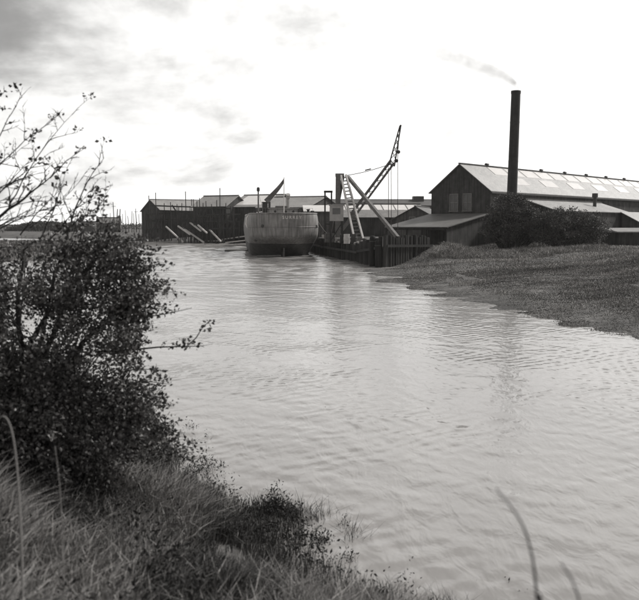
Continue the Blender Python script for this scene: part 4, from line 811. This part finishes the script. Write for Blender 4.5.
# the long low bough reaching out over the water
bo = [at(x, y, 7.0) - hb_ for x, y in ((95, 352), (130, 350), (160, 347), (185, 346.5), (200, 346.2), (213, 344))]; tw.tube(bo, [.011, .009, .007, .005, .003, .0012], 5)
b3 = [at(x, y, 7.0) - hb_ for x, y in ((186, 347), (196, 338), (203, 327), (211, 320))]; tw.tube(b3, [.006, .005, .004, .003], 5)
for x, y, k, r_ in ((186, 343, 34, .035), (192, 344, 22, .03), (180, 346, 14, .03), (203, 329, 16, .025), (208, 323, 16, .022), (160, 346, 10, .04)): add_cluster(np.array(at(x, y, 7.0) - hb_), k, r_, False)
tw.tube([at(x, y, 7.0) - hb_ for x, y in ((140, 318), (165, 314), (192, 308))], [.006, .004, .002], 4); tw.tube([at(x, y, 7.0) - hb_ for x, y in ((125, 385), (132, 365), (138, 350))], [.008, .006, .003], 4)
# bare shoots rising above the crown
def shoot(p, q, r_, lvl=0, sag=.06):
    n_ = 9; d = q - p; sidev = Vector((random.uniform(-1, 1), random.uniform(-.6, .6), random.uniform(-.2, 1))) * d.length * sag; pts = []
    for i in range(n_ + 1):
        u = i / n_; pts.append(p.lerp(q, u) + sidev * math.sin(math.pi * u) + Vector((random.uniform(-1, 1), random.uniform(-1, 1), random.uniform(-1, 1))) * d.length * .008)
    tw.tube(pts, [r_ * (1 - .75 * i / n_) for i in range(n_ + 1)], 5 if r_ > .006 else 4)
    if lvl < 2:
        for i in range(2, n_ + 1):
            if random.random() < (.85 if lvl == 0 else .55):
                a = d.normalized(); off = Vector((random.uniform(-1, 1), random.uniform(-.7, .7), random.uniform(-.6, 1))).normalized(); dd = (a * .75 + off * .75).normalized() * d.length * random.uniform(.15, .42) * (1 - .3 * i / n_)
                shoot(pts[i], pts[i] + dd, r_ * .5 * (1 - .4 * i / n_) + .0012, lvl + 1)
    if random.random() < (.06 if lvl else .4): add_cluster(np.array(pts[-1 if random.random() < .5 else n_ // 2]), int(RNG.integers(3, 9)), .016, False)
for (x0, y0, x1, y1, r_, D) in ((-12, 225, 52, 176, .016, 6.8), (-25, 190, 48, 124, .007, 6.9), (-6, 150, 22, 96, .006, 7.0), (-20, 130, 4, 92, .005, 7.1), (10, 205, 72, 114, .006, 7.1), (-10, 200, 50, 152, .007, 6.7), (50, 178, 82, 150, .006, 6.9), (66, 240, 104, 158, .009, 7.1),
        (62, 235, 100, 205, .007, 7.0), (20, 235, 60, 190, .007, 7.2), (-30, 240, 40, 205, .008, 6.9), (40, 240, 66, 172, .007, 7.4), (72, 225, 104, 204, .005, 7.2), (-20, 215, 30, 160, .007, 7.4), (80, 240, 96, 190, .006, 7.5), (-15, 235, 60, 205, .007, 7.5), (100, 235, 106, 182, .004, 7.2), (-20, 205, 36, 196, .005, 6.6), (-20, 212, 58, 200, .005, 6.9), (-15, 196, 44, 172, .006, 6.6), (-18, 178, 34, 140, .004, 7.3), (30, 228, 84, 176, .005, 7.3), (-20, 228, 44, 216, .005, 6.7), (58, 232, 92, 188, .005, 6.8)):
    shoot(at(x0, y0, D) - hb_, at(x1, y1, D) - hb_, r_)
LP = np.concatenate(LP); LD = np.concatenate(LD)
leaf_mesh('foliage', LP, LD, RNG.uniform(.022, .048, len(LP)), 'leaf', hw_, .7); br.build('branches', 'bark', hw_, True); tw.build('twigs', 'bark', hw_)

# ------------------------------------------------------------------ smoke drifting left from the chimney
sm_pts = [(516, 93), (513, 87), (505, 81), (492, 76), (475, 71), (455, 65), (436, 57), (418, 52)]; sr = [.38, .6, .8, .95, 1.2, 1.5, 1.8, 1.2]
mb = MB(); mb.tube([at(x, y, 80 + i * .4) for i, (x, y) in enumerate(sm_pts)], sr, 14)
smk = mb.build('chimney_smoke', 'steel', None, True); bm = bmesh.new(); bm.from_mesh(smk.data); bmesh.ops.recalc_face_normals(bm, faces=bm.faces); bm.to_mesh(smk.data); bm.free(); tag(smk, 'thin grey smoke drifting left from the chimney top', kind='stuff')
vm = bpy.data.materials.new('thin_smoke'); vm.use_nodes = True; t = vm.node_tree; t.nodes.clear(); out = N(t, 'ShaderNodeOutputMaterial'); pv = N(t, 'ShaderNodeVolumePrincipled')
pv.inputs['Color'].default_value = grey(.42); ge = N(t, 'ShaderNodeTexCoord'); nz = N(t, 'ShaderNodeTexNoise'); nz.inputs['Scale'].default_value = .9; nz.inputs['Detail'].default_value = 4; t.links.new(ge.outputs['Object'], nz.inputs[0])
sp = N(t, 'ShaderNodeSeparateXYZ'); t.links.new(ge.outputs['Object'], sp.inputs[0]); near_ = mth(t, 'MULTIPLY', mrange(t, sp.outputs[0], 10.0, 19.2, .07, .36), mrange(t, sp.outputs[0], 18.7, 19.5, 1, 3.2))
u_ = mrange(t, sp.outputs[0], 19.6, 10.2, 0, 1, False); zc = mth(t, 'ADD', mth(t, 'MULTIPLY', mth(t, 'POWER', u_, .58), 4.7), 16.5)
ra = mth(t, 'ADD', mth(t, 'MULTIPLY', u_, 1.1), .6); off_ = mth(t, 'DIVIDE', mth(t, 'ABSOLUTE', mth(t, 'SUBTRACT', sp.outputs[2], zc)), ra); fall = mrange(t, off_, .1, 1, 1, 0)
t.links.new(mth(t, 'MULTIPLY', mth(t, 'MULTIPLY', mrange(t, nz.outputs[0], .26, .62, 0, 1), near_), fall), pv.inputs['Density']); t.links.new(pv.outputs[0], out.inputs['Volume'])
smk.data.materials.clear(); smk.data.materials.append(vm)

# ------------------------------------------------------------------ thin river haze
hzo = MB().box((-700, -90, -3), (700, 640, 27)).build('haze', 'steel'); tag(hzo, 'thin pale haze over the river and yard', kind='stuff')
hm = bpy.data.materials.new('thin_haze'); hm.use_nodes = True; t = hm.node_tree; t.nodes.clear(); out = N(t, 'ShaderNodeOutputMaterial'); pv = N(t, 'ShaderNodeVolumePrincipled')
pv.inputs['Color'].default_value = (.97, .96, .94, 1); pv.inputs['Density'].default_value = .0002; pv.inputs['Anisotropy'].default_value = .3; t.links.new(pv.outputs[0], out.inputs['Volume'])
hzo.data.materials.clear(); hzo.data.materials.append(hm)
